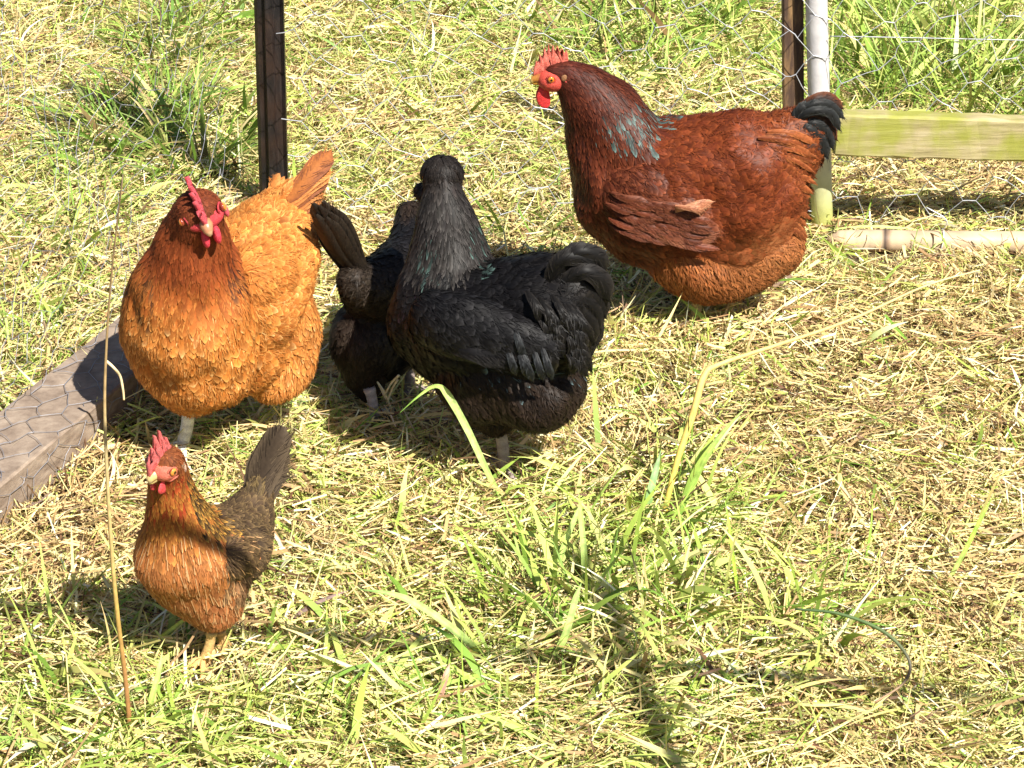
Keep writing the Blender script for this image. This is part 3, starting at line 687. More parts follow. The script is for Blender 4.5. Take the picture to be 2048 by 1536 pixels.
# ---- red hen -------------------------------------------------------
RED, RDK, RFL = (.100, .020, .007), (.042, .010, .005), (.21, .062, .018)
h = Hen((1400, 652), 'large dark red hen in profile with green sheened neck and black tail tip', M_feather)
hd_s = ST(.010, .005, .004, .0006, (.06, .013, .008), (.10, .024, .012), .2, .1)
nk = ST(.028, .0065, .0058, .0016, RDK, (.12, .028, .012), .35, .1)
nk2 = ST(.034, .009, .0072, .0022, (.075, .016, .007), (.16, .04, .015), .4, .1)
br = ST(.028, .017, .0095, .0028, (.065, .014, .006), (.14, .035, .014), .9, .12)
bk = ST(.028, .019, .0095, .0028, RED, (.20, .046, .013), .25, .24)
bk2 = ST(.034, .012, .0080, .0050, (.12, .026, .009), (.26, .07, .02), .35, .3)
fl = ST(.020, .0040, .0050, .0040, RFL, (.34, .12, .038), 1.0, .45)
h.chain([(1114, 152, 0, 29, 25, 29, hd_s), (1134, 152, 0, 31, 27, 31, hd_s), (1170, 180, 0, 50, 40, 50, nk), (1210, 232, 0, 80, 60, 68, nk), (1238, 302, 0, 100, 80, 92, nk2),
         (1275, 392, 0, 124, 108, 122, br), (1372, 392, 0, 158, 128, 165, bk), (1460, 390, 0, 138, 124, 176, bk), (1532, 345, 0, 84, 90, 124, bk2), (1588, 285, 0, 60, 46, 70, bk2), (1622, 262, 0, 34, 22, 42, bk2)])
h.chain([(1372, 480, 0, 95, 112, 95, fl), (1428, 524, 0, 100, 106, 76, fl), (1515, 488, 0, 90, 96, 86, fl)])
def red_col(p, b, e, r):
    pp = project(p); n = len(p)
    g = gb(pp, 1262, 250, 62, 42)*1.05; g = np.maximum(g, gb(pp, 1290, 215, 34, 26)); g = np.maximum(g, .8*gb(pp, 1165, 290, 20, 55)*0)
    k = (r.random(n) < g*.42)
    b = np.where(k[:, None], np.array([.045, .055, .05])*r.uniform(.5, 1.5, (n, 1)), b); e = np.where(k[:, None], np.array([.13, .20, .18]), e)  # green sheen of the neck put into the feather colours
    t = gb(pp, 1640, 250, 62, 62)*.8; k = r.random(n) < t
    b = np.where(k[:, None], np.array([.02, .022, .022]), b); e = np.where(k[:, None], np.array([.16, .05, .02]), e)
    w = gb(pp, 1510, 545, 95, 65)*.5+gb(pp, 1555, 500, 60, 50)*.4; b = mixcol(b, (.36, .14, .05), w)
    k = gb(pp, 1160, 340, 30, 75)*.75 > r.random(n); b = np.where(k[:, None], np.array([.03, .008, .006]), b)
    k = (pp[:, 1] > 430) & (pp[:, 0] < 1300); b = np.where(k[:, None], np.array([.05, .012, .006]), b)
    return b, e
H = Head(h, h.P(1113, 152), 29/h.sc, (-1, -.12, -.02), (0, -.06, 1))
H.face(c=(.24, 0, -.20), rad=(1.06, 1.03, .84), col=(.62, .08, .055)); H.eyes(r=.23, y=.93); H.beak(col=(.72, .36, .05), tip=(.8, .6, .2), ln=.85, dark=(.30, .10, .03)); H.lobes(x=-.55, ln=.62, w=.2, y=.92)
H.comb([(1.34, 1.15, .12, .8), (1.08, 1.6, .13, 1.15), (.80, 2.05, .12, 1.45), (.52, 2.25, .11, 1.6), (.24, 2.2, .13, 1.72), (-.06, 2.15, .14, 1.75), (-.36, 2.0, .14, 1.72), (-.64, 1.8, .12, 1.55)], (1.56, .15), (-.80, .95), lean=.05, low=.45, col=(.74, .17, .12))
H.wattles(ln=1.75, w=.50, x=.78, z=-.55)
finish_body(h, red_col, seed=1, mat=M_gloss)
# wing folded on the near side
wg1 = ST(.026, .014, .0085, .0030, (.060, .013, .006), (.17, .045, .018), .3, .2); wg2 = ST(.032, .013, .009, .0025, (.11, .026, .011), (.22, .065, .025), .1, .12)
wch = [[(h.P(1240, 380, -.044), np.array([60, 30, 74])/h.sc, wg1), (h.P(1292, 404, -.070), np.array([85, 30, 76])/h.sc, wg1), (h.P(1362, 440, -.090), np.array([70, 22, 48])/h.sc, wg2), (h.P(1415, 462, -.096), np.array([30, 12, 20])/h.sc, wg2)]]
def red_wing(mb):
    nn = np.array([0, -1, .25])
    for k in range(90):
        f = random.random(); g_ = k/90; x = 1365-g_*0+random.uniform(-6, 6)-(1-g_)*150; y = 392+f*66+g_*18-(1-g_)*(1-f)*10
        c0 = random.choice([(.075, .017, .007), (.10, .022, .009), (.055, .013, .006), (.085, .022, .010)])
        h.quill(mb, [h.P(x, y, -.088-.018*g_), h.P(x+30, y+12+6*f, -.104-.015*g_), h.P(x+random.uniform(52, 76), y+16+8*f, -.106-.010*g_)], random.uniform(.009, .014), nn+np.array([0, 0, .3*f]), c0, (.17, .055, .028))
    for k in range(7):
        f = k/6; a = h.P(1270+f*14, 450+f*16, -.104+.003*f); b_ = h.P(1355+f*6, 476+f*10, -.116); c_ = h.P(1440-26*f*f, 462+f*28, -.106)
        h.quill(mb, [a, b_, c_], .017, nn+np.array([0, 0, .3*f]), (.13, .038, .018), (.24, .09, .045))
    for k in range(5):
        a = h.P(1350, 424-k*3, -.116-.002*k); c_ = h.P(1428-k*6, 404+k*6, -.112-.002*k); h.quill(mb, [a, h.P(1392, 408+k*3, -.122-.002*k), c_], .011, nn, (.26, .09, .045), (.46, .22, .12))
finish_body(h, None, seed=2, name='wing', chains=wch, voxel=.004, smooth=6, extra=red_wing, mat=M_gloss)
# tail
mb = MB()
TR = [(1620, 205, 1655, 196, 1688, 218), (1618, 212, 1660, 208, 1690, 238), (1620, 224, 1662, 226, 1682, 262), (1616, 232, 1652, 240, 1676, 282), (1622, 246, 1655, 262, 1668, 300), (1612, 256, 1645, 280, 1656, 318), (1606, 268, 1632, 296, 1640, 330), (1600, 222, 1630, 216, 1662, 228)]
for k, (x1, y1, x2, y2, x3, y3) in enumerate(TR):
    for s_ in (-1, 1):
        dy = s_*(.014+.005*(k % 3)); o_ = 0 if s_ < 0 else random.uniform(-10, 4)
        h.quill(mb, [h.P(1562+k*2, 248+7*k, dy*.5), h.P(x1+o_, y1, dy*1.2-.004), h.P(x2+o_, y2-o_, dy), h.P(x3+o_, y3+o_, dy*.8)], random.uniform(.017, .024), (.2, s_, .4), (.008, .008, .008), (.034, .036, .035) if k % 3 else (.14, .045, .018), rows=11, cup=.2)
for k in range(110):      # soft red coverts over the tail base and drooping rump plumes
    f = .1+.9*random.random(); s_ = random.choice((-1, -1, 1)); a = h.P(1525+30*f+random.uniform(-16, 10), 240+215*f, s_*random.uniform(.035, .06)-.01*f)
    c_ = h.P(1612+random.uniform(-16, 26)-22*f*f, 262+225*f+random.uniform(-6, 20), s_*.03)
    h.quill(mb, [a, (a+c_)/2+np.array([0, s_*.014, .012]), c_], random.uniform(.008, .014), np.array([.1, s_, .4]), random.choice([(.16, .036, .012), (.11, .026, .01), (.22, .06, .02)]), (.34, .11, .035))
mb.build('tail', M_black, h.root)['label'] = 'short tail of black feathers edged with red'
for px, py in ((1385, 655), (1450, 640)):
    dy = -.04 if px < 1400 else .05
    b_ = G(px, py+4); leg(h, h.P(px+10, 600, b_[1]-h.Y), b_+Z_*.012, (.60, .42, .18), (-1, -.2, 0))

# ---- orange hen ----------------------------------------------------
h = Hen((385, 905), 'plump orange hen facing the camera with mahogany neck and pink comb', M_feather)
ORA, OED, MAH = (.40, .125, .020), (.66, .29, .075), (.19, .040, .010)
hd_s = ST(.010, .005, .004, .0006, (.12, .026, .009), (.20, .05, .016), .2, .12)
nk = ST(.028, .007, .006, .0016, MAH, (.26, .065, .018), .5, .12)
nk2 = ST(.034, .010, .0078, .0022, (.32, .085, .016), (.50, .19, .04), .8, .18)
br = ST(.026, .017, .0100, .0026, (.39, .12, .019), OED, 1.3, .32)
be = ST(.024, .015, .0090, .0028, (.37, .112, .018), (.62, .27, .07), .9, .35)
bk = ST(.025, .017, .0088, .0026, (.38, .115, .020), (.64, .29, .075), .35, .22)
fl = ST(.022, .008, .007, .0030, (.44, .15, .032), (.60, .26, .07), 1.0, .35)
h.chain([(398, 422, -.115, 46, 45, 43, hd_s), (390, 455, -.09, 54, 52, 52, nk), (384, 512, -.065, 82, 76, 66, nk), (383, 572, -.045, 118, 104, 86, nk2), (385, 650, -.035, 140, 128, 122, br), (402, 722, -.03, 116, 108, 104, be)])
h.chain([(385, 610, -.03, 130, 118, 100, br), (455, 610, .04, 150, 148, 140, bk), (515, 530, .10, 118, 122, 112, bk), (552, 462, .15, 78, 86, 80, bk), (584, 402, .19, 38, 40, 42, bk)])
h.chain([(465, 685, .03, 125, 120, 108, be), (562, 650, .06, 78, 84, 98, fl), (548, 735, .05, 72, 78, 66, fl)])
def ora_col(p, b, e, r):
    pp = project(p); n = len(p)
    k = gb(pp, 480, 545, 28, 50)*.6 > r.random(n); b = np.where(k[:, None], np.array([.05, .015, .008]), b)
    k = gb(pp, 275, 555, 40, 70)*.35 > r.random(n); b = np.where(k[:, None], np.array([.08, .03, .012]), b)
    k = r.random(n) < .10; e = np.where(k[:, None] & (pp[:, 1:2] > 600), np.array([.72, .42, .16]), e)
    return b, e
H = Head(h, h.P(402, 420, -.120), 38/h.sc, (.34, -1, -.42), (-.30, -.15, 1))
H.face(col=(.55, .05, .06), c=(.36, 0, -.16), rad=(.80, 1.06, .54), cheek=False); H.eyes(y=1.06); H.beak(col=(.45, .20, .10), tip=(.66, .46, .26), ln=.45)
H.comb([(1.0, 1.0, .16, .65), (.72, 1.4, .15, .85), (.42, 1.75, .15, 1.1), (.1, 1.85, .15, 1.2), (-.22, 1.95, .15, 1.25), (-.52, 1.95, .14, 1.25)], (1.30, .12), (-.72, .9), col=(.66, .09, .11), th=.24, bend=.10, lean=-.08, low=.5)
H.wattles(ln=1.15, w=.45, x=.95, z=-.42, gap=.30, col=(.70, .05, .08), th=.2); H.lobes(tuft=(.55, .36, .13), col=(.72, .10, .13), ln=.46, z=-.50, x=.05, w=.34, y=1.10)
finish_body(h, ora_col, seed=3)
wg = ST(.028, .016, .0094, .0030, (.40, .125, .022), (.62, .26, .065), .5, .18)
wch = [[(h.P(500, 560, -.02), np.array([52, 60, 66])/h.sc, wg), (h.P(542, 545, .04), np.array([58, 66, 78])/h.sc, wg), (h.P(570, 515, .10), np.array([44, 60, 60])/h.sc, wg), (h.P(592, 480, .15), np.array([20, 36, 28])/h.sc, wg)]]
def ora_wing(mb):
    for k in range(8):
        f = k/7; h.quill(mb, [h.P(556, 560+f*20, .03-.01*f), h.P(596, 535+f*34, .08), h.P(608-8*f, 480+f*80, .15-.03*f)], .026, (1, -.4, .2), (.45, .15, .03), (.70, .32, .1))
finish_body(h, None, seed=4, name='wing', chains=wch, voxel=.004, smooth=6, extra=ora_wing)
wch = [[(h.P(300, 590, .0), np.array([40, 60, 62])/h.sc, wg), (h.P(330, 560, .07), np.array([46, 66, 66])/h.sc, wg), (h.P(390, 520, .15), np.array([40, 60, 50])/h.sc, wg)]]
finish_body(h, None, seed=14, name='wing', chains=wch, voxel=.004, smooth=6)
mb = MB()
for k in range(14):
    f = k/13; s_ = 1 if k % 2 else -1; sp_ = (1-f)
    a = h.P(580+s_*6, 400+40*f, .14+s_*.01); tip = h.P(660-s_*3-28*f, 300+105*f+5*(k % 3), .20+s_*.014); m_ = h.P(622-6*f, 345+62*f, .165+s_*.016)
    h.quill(mb, [a, m_, tip], .036, (.65*1, -1, .35) if s_ > 0 else (-.2, -1, .5), (.36, .12, .028), (.50, .20, .06) if k % 3 else (.18, .06, .03), rows=10)
for k in range(46):
    f = random.random(); s_ = random.choice((-1, 1, 1)); a = h.P(556+26*f, 398+52*f+random.uniform(-8, 8), .15+s_*.02)
    c_ = h.P(612+random.uniform(-10, 16), 350+72*f+random.uniform(-12, 12), .18+s_*.022); h.quill(mb, [a, (a+c_)/2+np.array([s_*.006, -.008, .006]), c_], random.uniform(.010, .015), (.5, -1, .4), (.38, .12, .022), (.62, .28, .08), rows=7)
for k in range(5):
    a = h.P(540, 400+4*k, .16); h.quill(mb, [a, h.P(548+6*k, 362+3*k, .185), h.P(545+12*k, 350+6*k, .21)], .022, (-.3, -1, .6), (.38, .12, .025), (.6, .26, .08))
mb.build('tail', M_feather, h.root)
b_ = G(366, 908); leg(h, h.P(378, 815, b_[1]-h.Y), b_+Z_*.016, (.86, .84, .74), (-.35, -1, 0), rad=.0098, ln=.05)
b_ = G(545, 838); leg(h, h.P(540, 770, b_[1]-h.Y), b_+Z_*.014, (.80, .76, .66), (-.35, -1, 0), rad=.0095, ln=.05)

# ---- black hen in front -------------------------------------------
BK, BKE = (.0038, .0034, .0038), (.013, .012, .0125)
BRN, BRE = (.014, .0088, .006), (.030, .019, .013)
h = Hen((1010, 952), 'glossy black hen seen from behind with its head turned away', M_black)
hd_s = ST(.018, .007, .005, .002, (.014, .011, .010), (.034, .026, .022), .6, .3)
nk = ST(.036, .0062, .0056, .0022, (.013, .011, .010), (.052, .046, .042), 1.0, .18)
bk = ST(.026, .018, .0095, .0026, BK, BKE, .35, .12)
bk2 = ST(.036, .018, .0095, .0040, BK, (.022, .019, .017), .4, .2)
fl = ST(.020, .0065, .006, .0035, BRN, BRE, 1.0, .35)
h.chain([(884, 350, .10, 37, 38, 34, hd_s), (887, 388, .09, 37, 38, 40, nk), (892, 430, .075, 54, 50, 50, nk), (897, 490, .055, 74, 66, 64, nk), (902, 552, .035, 92, 84, 62, nk)])
h.chain([(900, 575, .03, 100, 96, 80, bk), (878, 650, .04, 96, 100, 108, bk), (965, 640, .0, 138, 124, 118, bk), (1062, 640, -.03, 122, 112, 126, bk), (1122, 605, -.045, 76, 78, 86, bk2), (1152, 565, -.05, 48, 42, 52, bk2)])
h.chain([(1000, 745, -.01, 128, 118, 108, fl), (1068, 775, -.03, 92, 98, 84, fl)])
h.chain([(990, 800, 0, 70, 70, 60, fl), (992, 838, 0, 34, 36, 34, fl)])
h.chain([(862, 392, .11, 24, 24, 26, hd_s), (846, 384, .115, 18, 20, 20, hd_s)])
def blk_col(p, b, e, r):
    pp = project(p); n = len(p)
    k = (gb(pp, 862, 520, 22, 50)*.3 > r.random(n)) | (gb(pp, 955, 490, 26, 60)*.2 > r.random(n)); b = np.where(k[:, None], np.array([.018, .028, .025]), b); e = np.where(k[:, None], np.array([.09, .15, .13]), e)  # teal sheen on the neck painted as base and edge colour
    k = (gb(pp, 1050, 720, 130, 60)*.13 > r.random(n)); e = np.where(k[:, None], np.array([.10, .15, .16]), e)
    k = (gb(pp, 850, 640, 60, 60)*.25 > r.random(n)); e = np.where(k[:, None], np.array([.06, .035, .055]), e)
    return b, e
H = Head(h, h.P(884, 354, .10), 38/h.sc, (-.55, 1, -.1), (0, 0, 1)); H.beak(col=(.2, .15, .1)); H.eyes(iris=(.3, .08, .02))
def crest(mb):
    c = h.P(884, 350, .10); r_ = 39/h.sc
    for k in range(150):
        a = random.uniform(0, 6.28); t0 = random.uniform(.05, 1.15); pts = []
        for t in (t0, t0+.35, t0+.7):
            rr = r_*(1.03+.05*random.random()); tt = min(t, 1.9); rr *= 1+.10*random.random()*(t-t0); pts.append(c+np.array([math.cos(a)*math.sin(tt), math.sin(a)*math.sin(tt), math.cos(tt)*.93])*rr)
        h.quill(mb, pts, random.uniform(.005, .008), (math.cos(a)*math.sin(t0), math.sin(a)*math.sin(t0), math.cos(t0)), (.012, .010, .009), (.028, .022, .019), rows=6)
finish_body(h, blk_col, seed=5, extra=crest)
wg = ST(.030, .018, .0098, .0028, BK, (.020, .019, .020), .45, .16)
wch = [[(h.P(870, 640, -.075), np.array([52, 30, 62])/h.sc, wg), (h.P(935, 655, -.10), np.array([80, 34, 66])/h.sc, wg), (h.P(1010, 680, -.118), np.array([70, 28, 52])/h.sc, wg), (h.P(1075, 690, -.115), np.array([44, 20, 34])/h.sc, wg)]]
def blk_wing(mb):
    for k in range(9):
        f = k/8; h.quill(mb, [h.P(880+70*f, 690-12*f, -.105-.01*f), h.P(950+60*f, 706-4*f, -.138), h.P(1012+75*f, 730+14*f-40*f*f, -.130)], .030, (.05, -1, .35), (.0045, .004, .0045), (.018, .016, .016))
    for k in range(7):
        x = 1040+random.uniform(-20, 60); y = 690+random.uniform(-20, 40); h.quill(mb, [h.P(x-10, y-20, -.13), h.P(x+2, y+18, -.146), h.P(x+12, y+46, -.135)], .012, (.1, -1, .2), (.008, .008, .009), (.035, .038, .04))
finish_body(h, None, seed=6, name='wing', chains=wch, voxel=.004, smooth=6, extra=blk_wing)
mb = MB()
TB = [(1150, 508, 1196, 512, 1214, 548), (1120, 522, 1178, 520, 1208, 580), (1160, 545, 1205, 560, 1222, 606), (1140, 560, 1196, 590, 1214, 640), (1150, 588, 1190, 615, 1202, 662),
      (1135, 600, 1182, 640, 1190, 690), (1125, 615, 1165, 660, 1176, 712), (1115, 620, 1150, 680, 1160, 735), (1105, 630, 1138, 690, 1140, 752)]
for k, (x1, y1, x2, y2, x3, y3) in enumerate(TB):
    for s_ in (-1, 1):
        dy = -.05+s_*(.020+.004*(k % 3)); o_ = 0 if s_ < 0 else random.uniform(-14, 8)
        h.quill(mb, [h.P(1090+k, 585+9*k, -.07+s_*.01), h.P(x1+o_, y1+o_, dy-.018*(s_ < 0)), h.P(x2+o_, y2-o_, dy-.010*(s_ < 0)), h.P(x3+o_, y3+o_, dy)], random.uniform(.022, .032), (.25, -1, .45) if s_ < 0 else (.1, -1, .5), (.0042, .0038, .0038), (.022, .019, .017), rows=12, cup=.2)
for k in range(44):
    x = 1070+random.uniform(0, 100); y = 640+random.uniform(-30, 70)+(x-1085)*.25
    h.quill(mb, [h.P(x-20, y-36, -.10), h.P(x+3, y+2, -.125), h.P(x+random.uniform(0, 26), y+random.uniform(26, 48), -.112)], random.uniform(.012, .018), (.35, -1, .2), (.0042, .0038, .0038), (.022, .019, .017), cup=.18)
mb.build('tail', M_black, h.root)
b_ = G(1008, 955); leg(h, h.P(998, 850, b_[1]-h.Y), b_+Z_*.014, (.36, .29, .27), (-.6, .8, 0), rad=.0092)
b_ = G(900, 860); leg(h, h.P(910, 790, b_[1]-h.Y), b_+Z_*.012, (.3, .24, .22), (-.6, .8, 0), rad=.0088)

# ---- black hen behind ---------------------------------------------
h = Hen((750, 845), 'brownish black hen with raised tail behind the other black hen', M_black)
bk = ST(.026, .016, .009, .0026, (.006, .0055, .006), (.018, .016, .017), .35, .2)
fl = ST(.020, .0075, .0065, .0035, (.017, .011, .008), (.040, .028, .020), 1.0, .4)
rf = ST(.026, .011, .008, .0040, (.018, .0125, .009), (.045, .033, .024), .7, .35)
h.chain([(822, 428, .20, 30, 30, 28, fl), (826, 462, .18, 42, 42, 38, bk), (832, 520, .14, 68, 72, 66, bk), (800, 570, .09, 84, 90, 84, bk), (745, 580, .03, 62, 66, 56, rf), (712, 562, .0, 36, 38, 38, rf)])
h.chain([(830, 620, .12, 88, 92, 92, bk), (770, 670, .07, 84, 88, 86, bk), (722, 680, .03, 62, 70, 72, fl), (730, 745, .03, 44, 46, 40, fl), (742, 785, .02, 20, 22, 22, fl)])
finish_body(h, None, seed=7)
mb = MB()
for k in range(14):
    f = k/13; s_ = 1 if k % 2 else -1
    a = h.P(735-10*f, 575-18*f+s_*5, .01+s_*.012); tip = h.P(630+s_*6+44*f, 404+s_*5+30*abs(f-.3)+14*(k % 3), -.025+s_*.02); m_ = h.P(668+34*f, 484+10*(k % 3), -.006+s_*.018)
    h.quill(mb, [a, m_, tip], .036, (.75, -.9, .25) if s_ > 0 else (-.5, -1, .1), (.022, .016, .012), (.050, .038, .029), rows=10)
mb.build('tail', M_black, h.root)
b_ = G(748, 848); leg(h, h.P(738, 775, b_[1]-h.Y), b_+Z_*.012, (.50, .42, .40), (.5, .8, 0), rad=.0085)
b_ = G(820, 800); leg(h, h.P(815, 730, b_[1]-h.Y), b_+Z_*.012, (.3, .24, .22), (.5, .8, 0), rad=.0085)

# ---- small hen -----------------------------------------------------
h = Hen((418, 1330), 'small slim hen with gold laced neck, salmon breast and upright dark tail', M_feather)
hd_s = ST(.008, .004, .0034, .0005, (.14, .038, .012), (.26, .085, .025), .2, .12)
nk = ST(.022, .0050, .0046, .0014, (.26, .075, .016), (.46, .20, .035), .5, .1)
nk2 = ST(.024, .0062, .0056, .0018, (.26, .08, .018), (.46, .20, .04), .7, .1)
br = ST(.024, .013, .0082, .0016, (.33, .115, .032), (.42, .17, .055), 1.2, .12)
be = ST(.020, .010, .007, .002, (.30, .10, .032), (.42, .18, .07), 1.0, .2)
bk = ST(.020, .012, .0072, .0018, (.050, .031, .018), (.17, .11, .048), .35, .16)
h.chain([(334, 926, -.06, 35, 36, 35, hd_s), (338, 958, -.045, 40, 38, 36, nk), (346, 1000, -.035, 50, 48, 44, nk), (360, 1045, -.025, 70, 64, 50, nk2), (374, 1110, -.02, 102, 94, 84, br), (405, 1158, 0, 98, 88, 72, be), (428, 1210, .0, 62, 58, 48, be), (427, 1236, .0, 34, 34, 24, be)])
h.chain([(400, 1085, 0, 92, 88, 72, bk), (440, 1100, .04, 100, 96, 84, bk), (478, 1075, .08, 70, 78, 74, bk), (503, 1025, .11, 44, 50, 54, bk), (520, 980, .13, 26, 28, 34, bk)])
def sm_col(p, b, e, r):
    pp = project(p); n = len(p); x, y = pp[:, 0], pp[:, 1]
    fr = (y > 1060) & (x+.15*(y-1060) < 472+r.normal(0, 14, n)) & (p[:, 1] < h.Y+.03)
    dk = (y > 1060) & ~fr & (y < 1200)
    b = np.where(fr[:, None] & (b[:, :1] < .2), np.array([.32, .115, .034]), b); e = np.where(fr[:, None] & (e[:, :1] < .4), np.array([.42, .16, .06]), e)
    b = np.where(dk[:, None] & (b[:, :1] > .2), np.array([.13, .065, .03]), b); e = np.where(dk[:, None] & (e[:, :1] > .3), np.array([.26, .15, .07]), e)
    k = (y < 1068) & (y > 945) & (x > 372+(y-960)*.25) & (b[:, 0] > .2) & (r.random(n) < .75); b = np.where(k[:, None], np.array([.02, .012, .007]), b); e = np.where(k[:, None], np.array([.50, .26, .05]), e)
    k = (y < 1040) & (y > 950) & (x < 372) & (r.random(n) < .5); b = np.where(k[:, None], np.array([.24, .03, .01]), b)
    return b, e
def sm_shaft(p, r):
    q = project(p[None])[0]; return q[1] > 1065 and r.random() < (.5 if q[0] < 480 else .22) and p[1] < h.Y+.08
H = Head(h, h.P(333, 927, -.062), 33/h.sc, (-.66, -.86, -.26), (.02, -.12, 1))
H.face(col=(.68, .17, .11), c=(.40, 0, -.05), rad=(.82, 1.02, .70)); H.eyes(iris=(.72, .26, .04), r=.26, y=.94); H.beak(col=(.62, .45, .18), tip=(.62, .48, .26), ln=.5)
H.comb([(1.15, 1.0, .2, .85), (.85, 1.7, .18, 1.2), (.5, 2.4, .2, 1.5), (.12, 2.55, .2, 1.5), (-.22, 1.8, .17, 1.2)], (1.5, .1), (-.55, .9), col=(.68, .14, .13), th=.26, low=.4)
H.wattles(ln=1.0, w=.38, x=.80, z=-.62, gap=.30, col=(.74, .08, .09)); H.lobes(col=(.55, .36, .26), tuft=(.34, .20, .12), ln=.34, w=.13, x=-.50, z=-.30)
finish_body(h, sm_col, sm_shaft, seed=8, voxel=.0036, smooth=8)
wg = ST(.026, .014, .0085, .0024, (.065, .037, .02), (.16, .10, .042), .4, .12)
wch = [[(h.P(455, 1115, -.03), np.array([38, 44, 46])/h.sc, wg), (h.P(487, 1108, .03), np.array([44, 56, 52])/h.sc, wg), (h.P(512, 1090, .09), np.array([30, 46, 42])/h.sc, wg), (h.P(522, 1060, .14), np.array([16, 30, 24])/h.sc, wg)]]
def sm_wing(mb):
    for k in range(7):
        f = k/6; h.quill(mb, [h.P(490, 1120+f*16, .0), h.P(526, 1100+f*26, .06), h.P(540-8*f, 1060+f*66, .13)], .022, (1, -.4, .2), (.07, .042, .03), (.2, .13, .08))
finish_body(h, None, sm_shaft, seed=9, name='wing', chains=wch, voxel=.004, smooth=6, extra=sm_wing)
mb = MB()
for k in range(12):
    f = k/11; s_ = 1 if k % 2 else -1
    a = h.P(508+10*f, 1010+s_*4, .11+s_*.008); tip = h.P(564+(8*f if s_ > 0 else -22*f), 852+(100*f if s_ > 0 else 62*f), .15+s_*.010); m_ = h.P(528+(14*f if s_ > 0 else -12*f), 936+24*f, .135+s_*.010)
    h.quill(mb, [a, m_, tip], .050, (.35, -1, .25) if s_ > 0 else (-.45, -1, .2), (.030, .020, .013), (.085, .06, .036), rows=11, tipround=.5)
for k in range(16):
    a = h.P(498+random.uniform(-10, 22), 1030+random.uniform(-14, 8), .09); h.quill(mb, [a, a+np.array([.006, .02, .03]), h.P(524+random.uniform(-14, 18), 960+random.uniform(-20, 20), .135)], .014, (random.uniform(-.6, .6), -1, .3), (.045, .03, .017), (.15, .10, .04), rows=7)
mb.build('tail', M_feather, h.root)
b_ = G(408, 1338); leg(h, h.P(424, 1262, b_[1]-h.Y), b_+Z_*.014, (.66, .42, .16), (-.5, -1, 0), rad=.0066, ln=.045)
b_ = G(446, 1312); leg(h, h.P(440, 1262, b_[1]-h.Y), b_+Z_*.014, (.58, .36, .14), (-.5, -1, 0), rad=.0066, ln=.045)

# ------------------------------------------------------------------ single stalks and blades that stand out
def stalk(name, label, cat, pts, rads, cols, mat=None, group=None, sides=7):
    P = spline(pts, 40); f = np.linspace(0, 1, len(rads)); r = np.interp(np.linspace(0, 1, 40), f, rads)
    c = np.array([np.interp(np.linspace(0, 1, 40), np.linspace(0, 1, len(cols)), np.array(cols)[:, k]) for k in range(3)]).T
    mb = MB(); tube(mb, P, r, c, sides); org = np.array([P[0][0], P[0][1], 0.])
    o = obj_at(name, mb, mat or M_stem, org, True); tag(o, label, cat, group); return o
def ribbon(name, label, pts, W, cols, N=(0, -.6, 1), cup=.25, cat='grass', prof=([0, .25, .7, 1], [.5, 1, .8, .03])):
    P = spline(pts, 26); T = nz(np.gradient(P, axis=0)); f = np.linspace(0, 1, 26); w = np.interp(f, *prof)*W*.4
    N = nz(np.asarray(N, float)); V_ = []; cc = []; ca = np.array(cols)
    for i in range(26):
        sd = nz(np.cross(N, T[i])); nn = np.cross(T[i], sd); c = np.array([np.interp(f[i], np.linspace(0, 1, len(ca)), ca[:, k]) for k in range(3)])
        for k in (-1, -.5, 0, .5, 1): V_.append(P[i]+sd*k*w[i]+nn*(abs(k)*cup*w[i])); cc.append(c*(1.25 if k == 0 else 1))
    q = [(i*5+k, i*5+k+1, i*5+k+6, i*5+k+5) for i in range(25) for k in range(4)]
    mb = MB(); mb.add(V_, q, None, np.array(cc)); org = np.array([P[0][0], P[0][1], 0.])
    o = obj_at(name, mb, M_leaf, org, True); tag(o, label, cat); return o

YS = G(262, 1475)[1]
stalk('grass_stalk', 'tall thin dry brown stalk standing in front of the small hen at left', 'grass stalk',
      [V(262, 1475, YS), V(250, 1350, YS), V(234, 1220, YS), V(222, 1080, YS+.01), V(212, 900, YS+.02), V(210, 760, YS+.03), V(222, 560, YS+.04), V(246, 348, YS+.05)],
      [.0036, .003, .003, .0025, .0022, .0018, .0012, .0009], [(.34, .17, .06), (.40, .20, .07), (.45, .3, .08), (.5, .36, .14), (.5, .38, .18), (.4, .27, .12), (.2, .13, .06), (.14, .09, .05)])
Y2 = G(214, 740)[1]-.38
stalk('bent_straw', 'short pale bent straw hooked on the tall stalk beside the beam', 'straw',
      [V(212, 722, Y2), V(226, 734, Y2-.01), V(240, 752, Y2), V(246, 780, Y2), V(248, 800, Y2)], [.0026, .0022, .002, .0018, .0015], [(.8, .68, .42), (.78, .6, .34)])
Y3 = G(1330, 1040)[1]
stalk('grass_stalk', 'yellow bent stalk leaning over to the right below the red hen', 'grass stalk',
      [V(1325, 1040, Y3), V(1352, 930, Y3+.02), V(1385, 830, Y3+.05), V(1408, 752, Y3+.07), V(1440, 728, Y3+.09), V(1560, 688, Y3+.14), V(1700, 640, Y3+.20), V(1850, 572, Y3+.27), V(1960, 500+40, Y3+.3)],
      [.0042, .0046, .0054, .0054, .0036, .003, .0026, .0018, .001], [(.66, .52, .10), (.72, .52, .12), (.74, .50, .16), (.72, .50, .18), (.66, .46, .17), (.62, .46, .2), (.7, .6, .3)])
GR, GL, GP = (.16, .32, .05), (.36, .52, .10), (.48, .62, .20)
Yb = G(1000, 1010)[1]
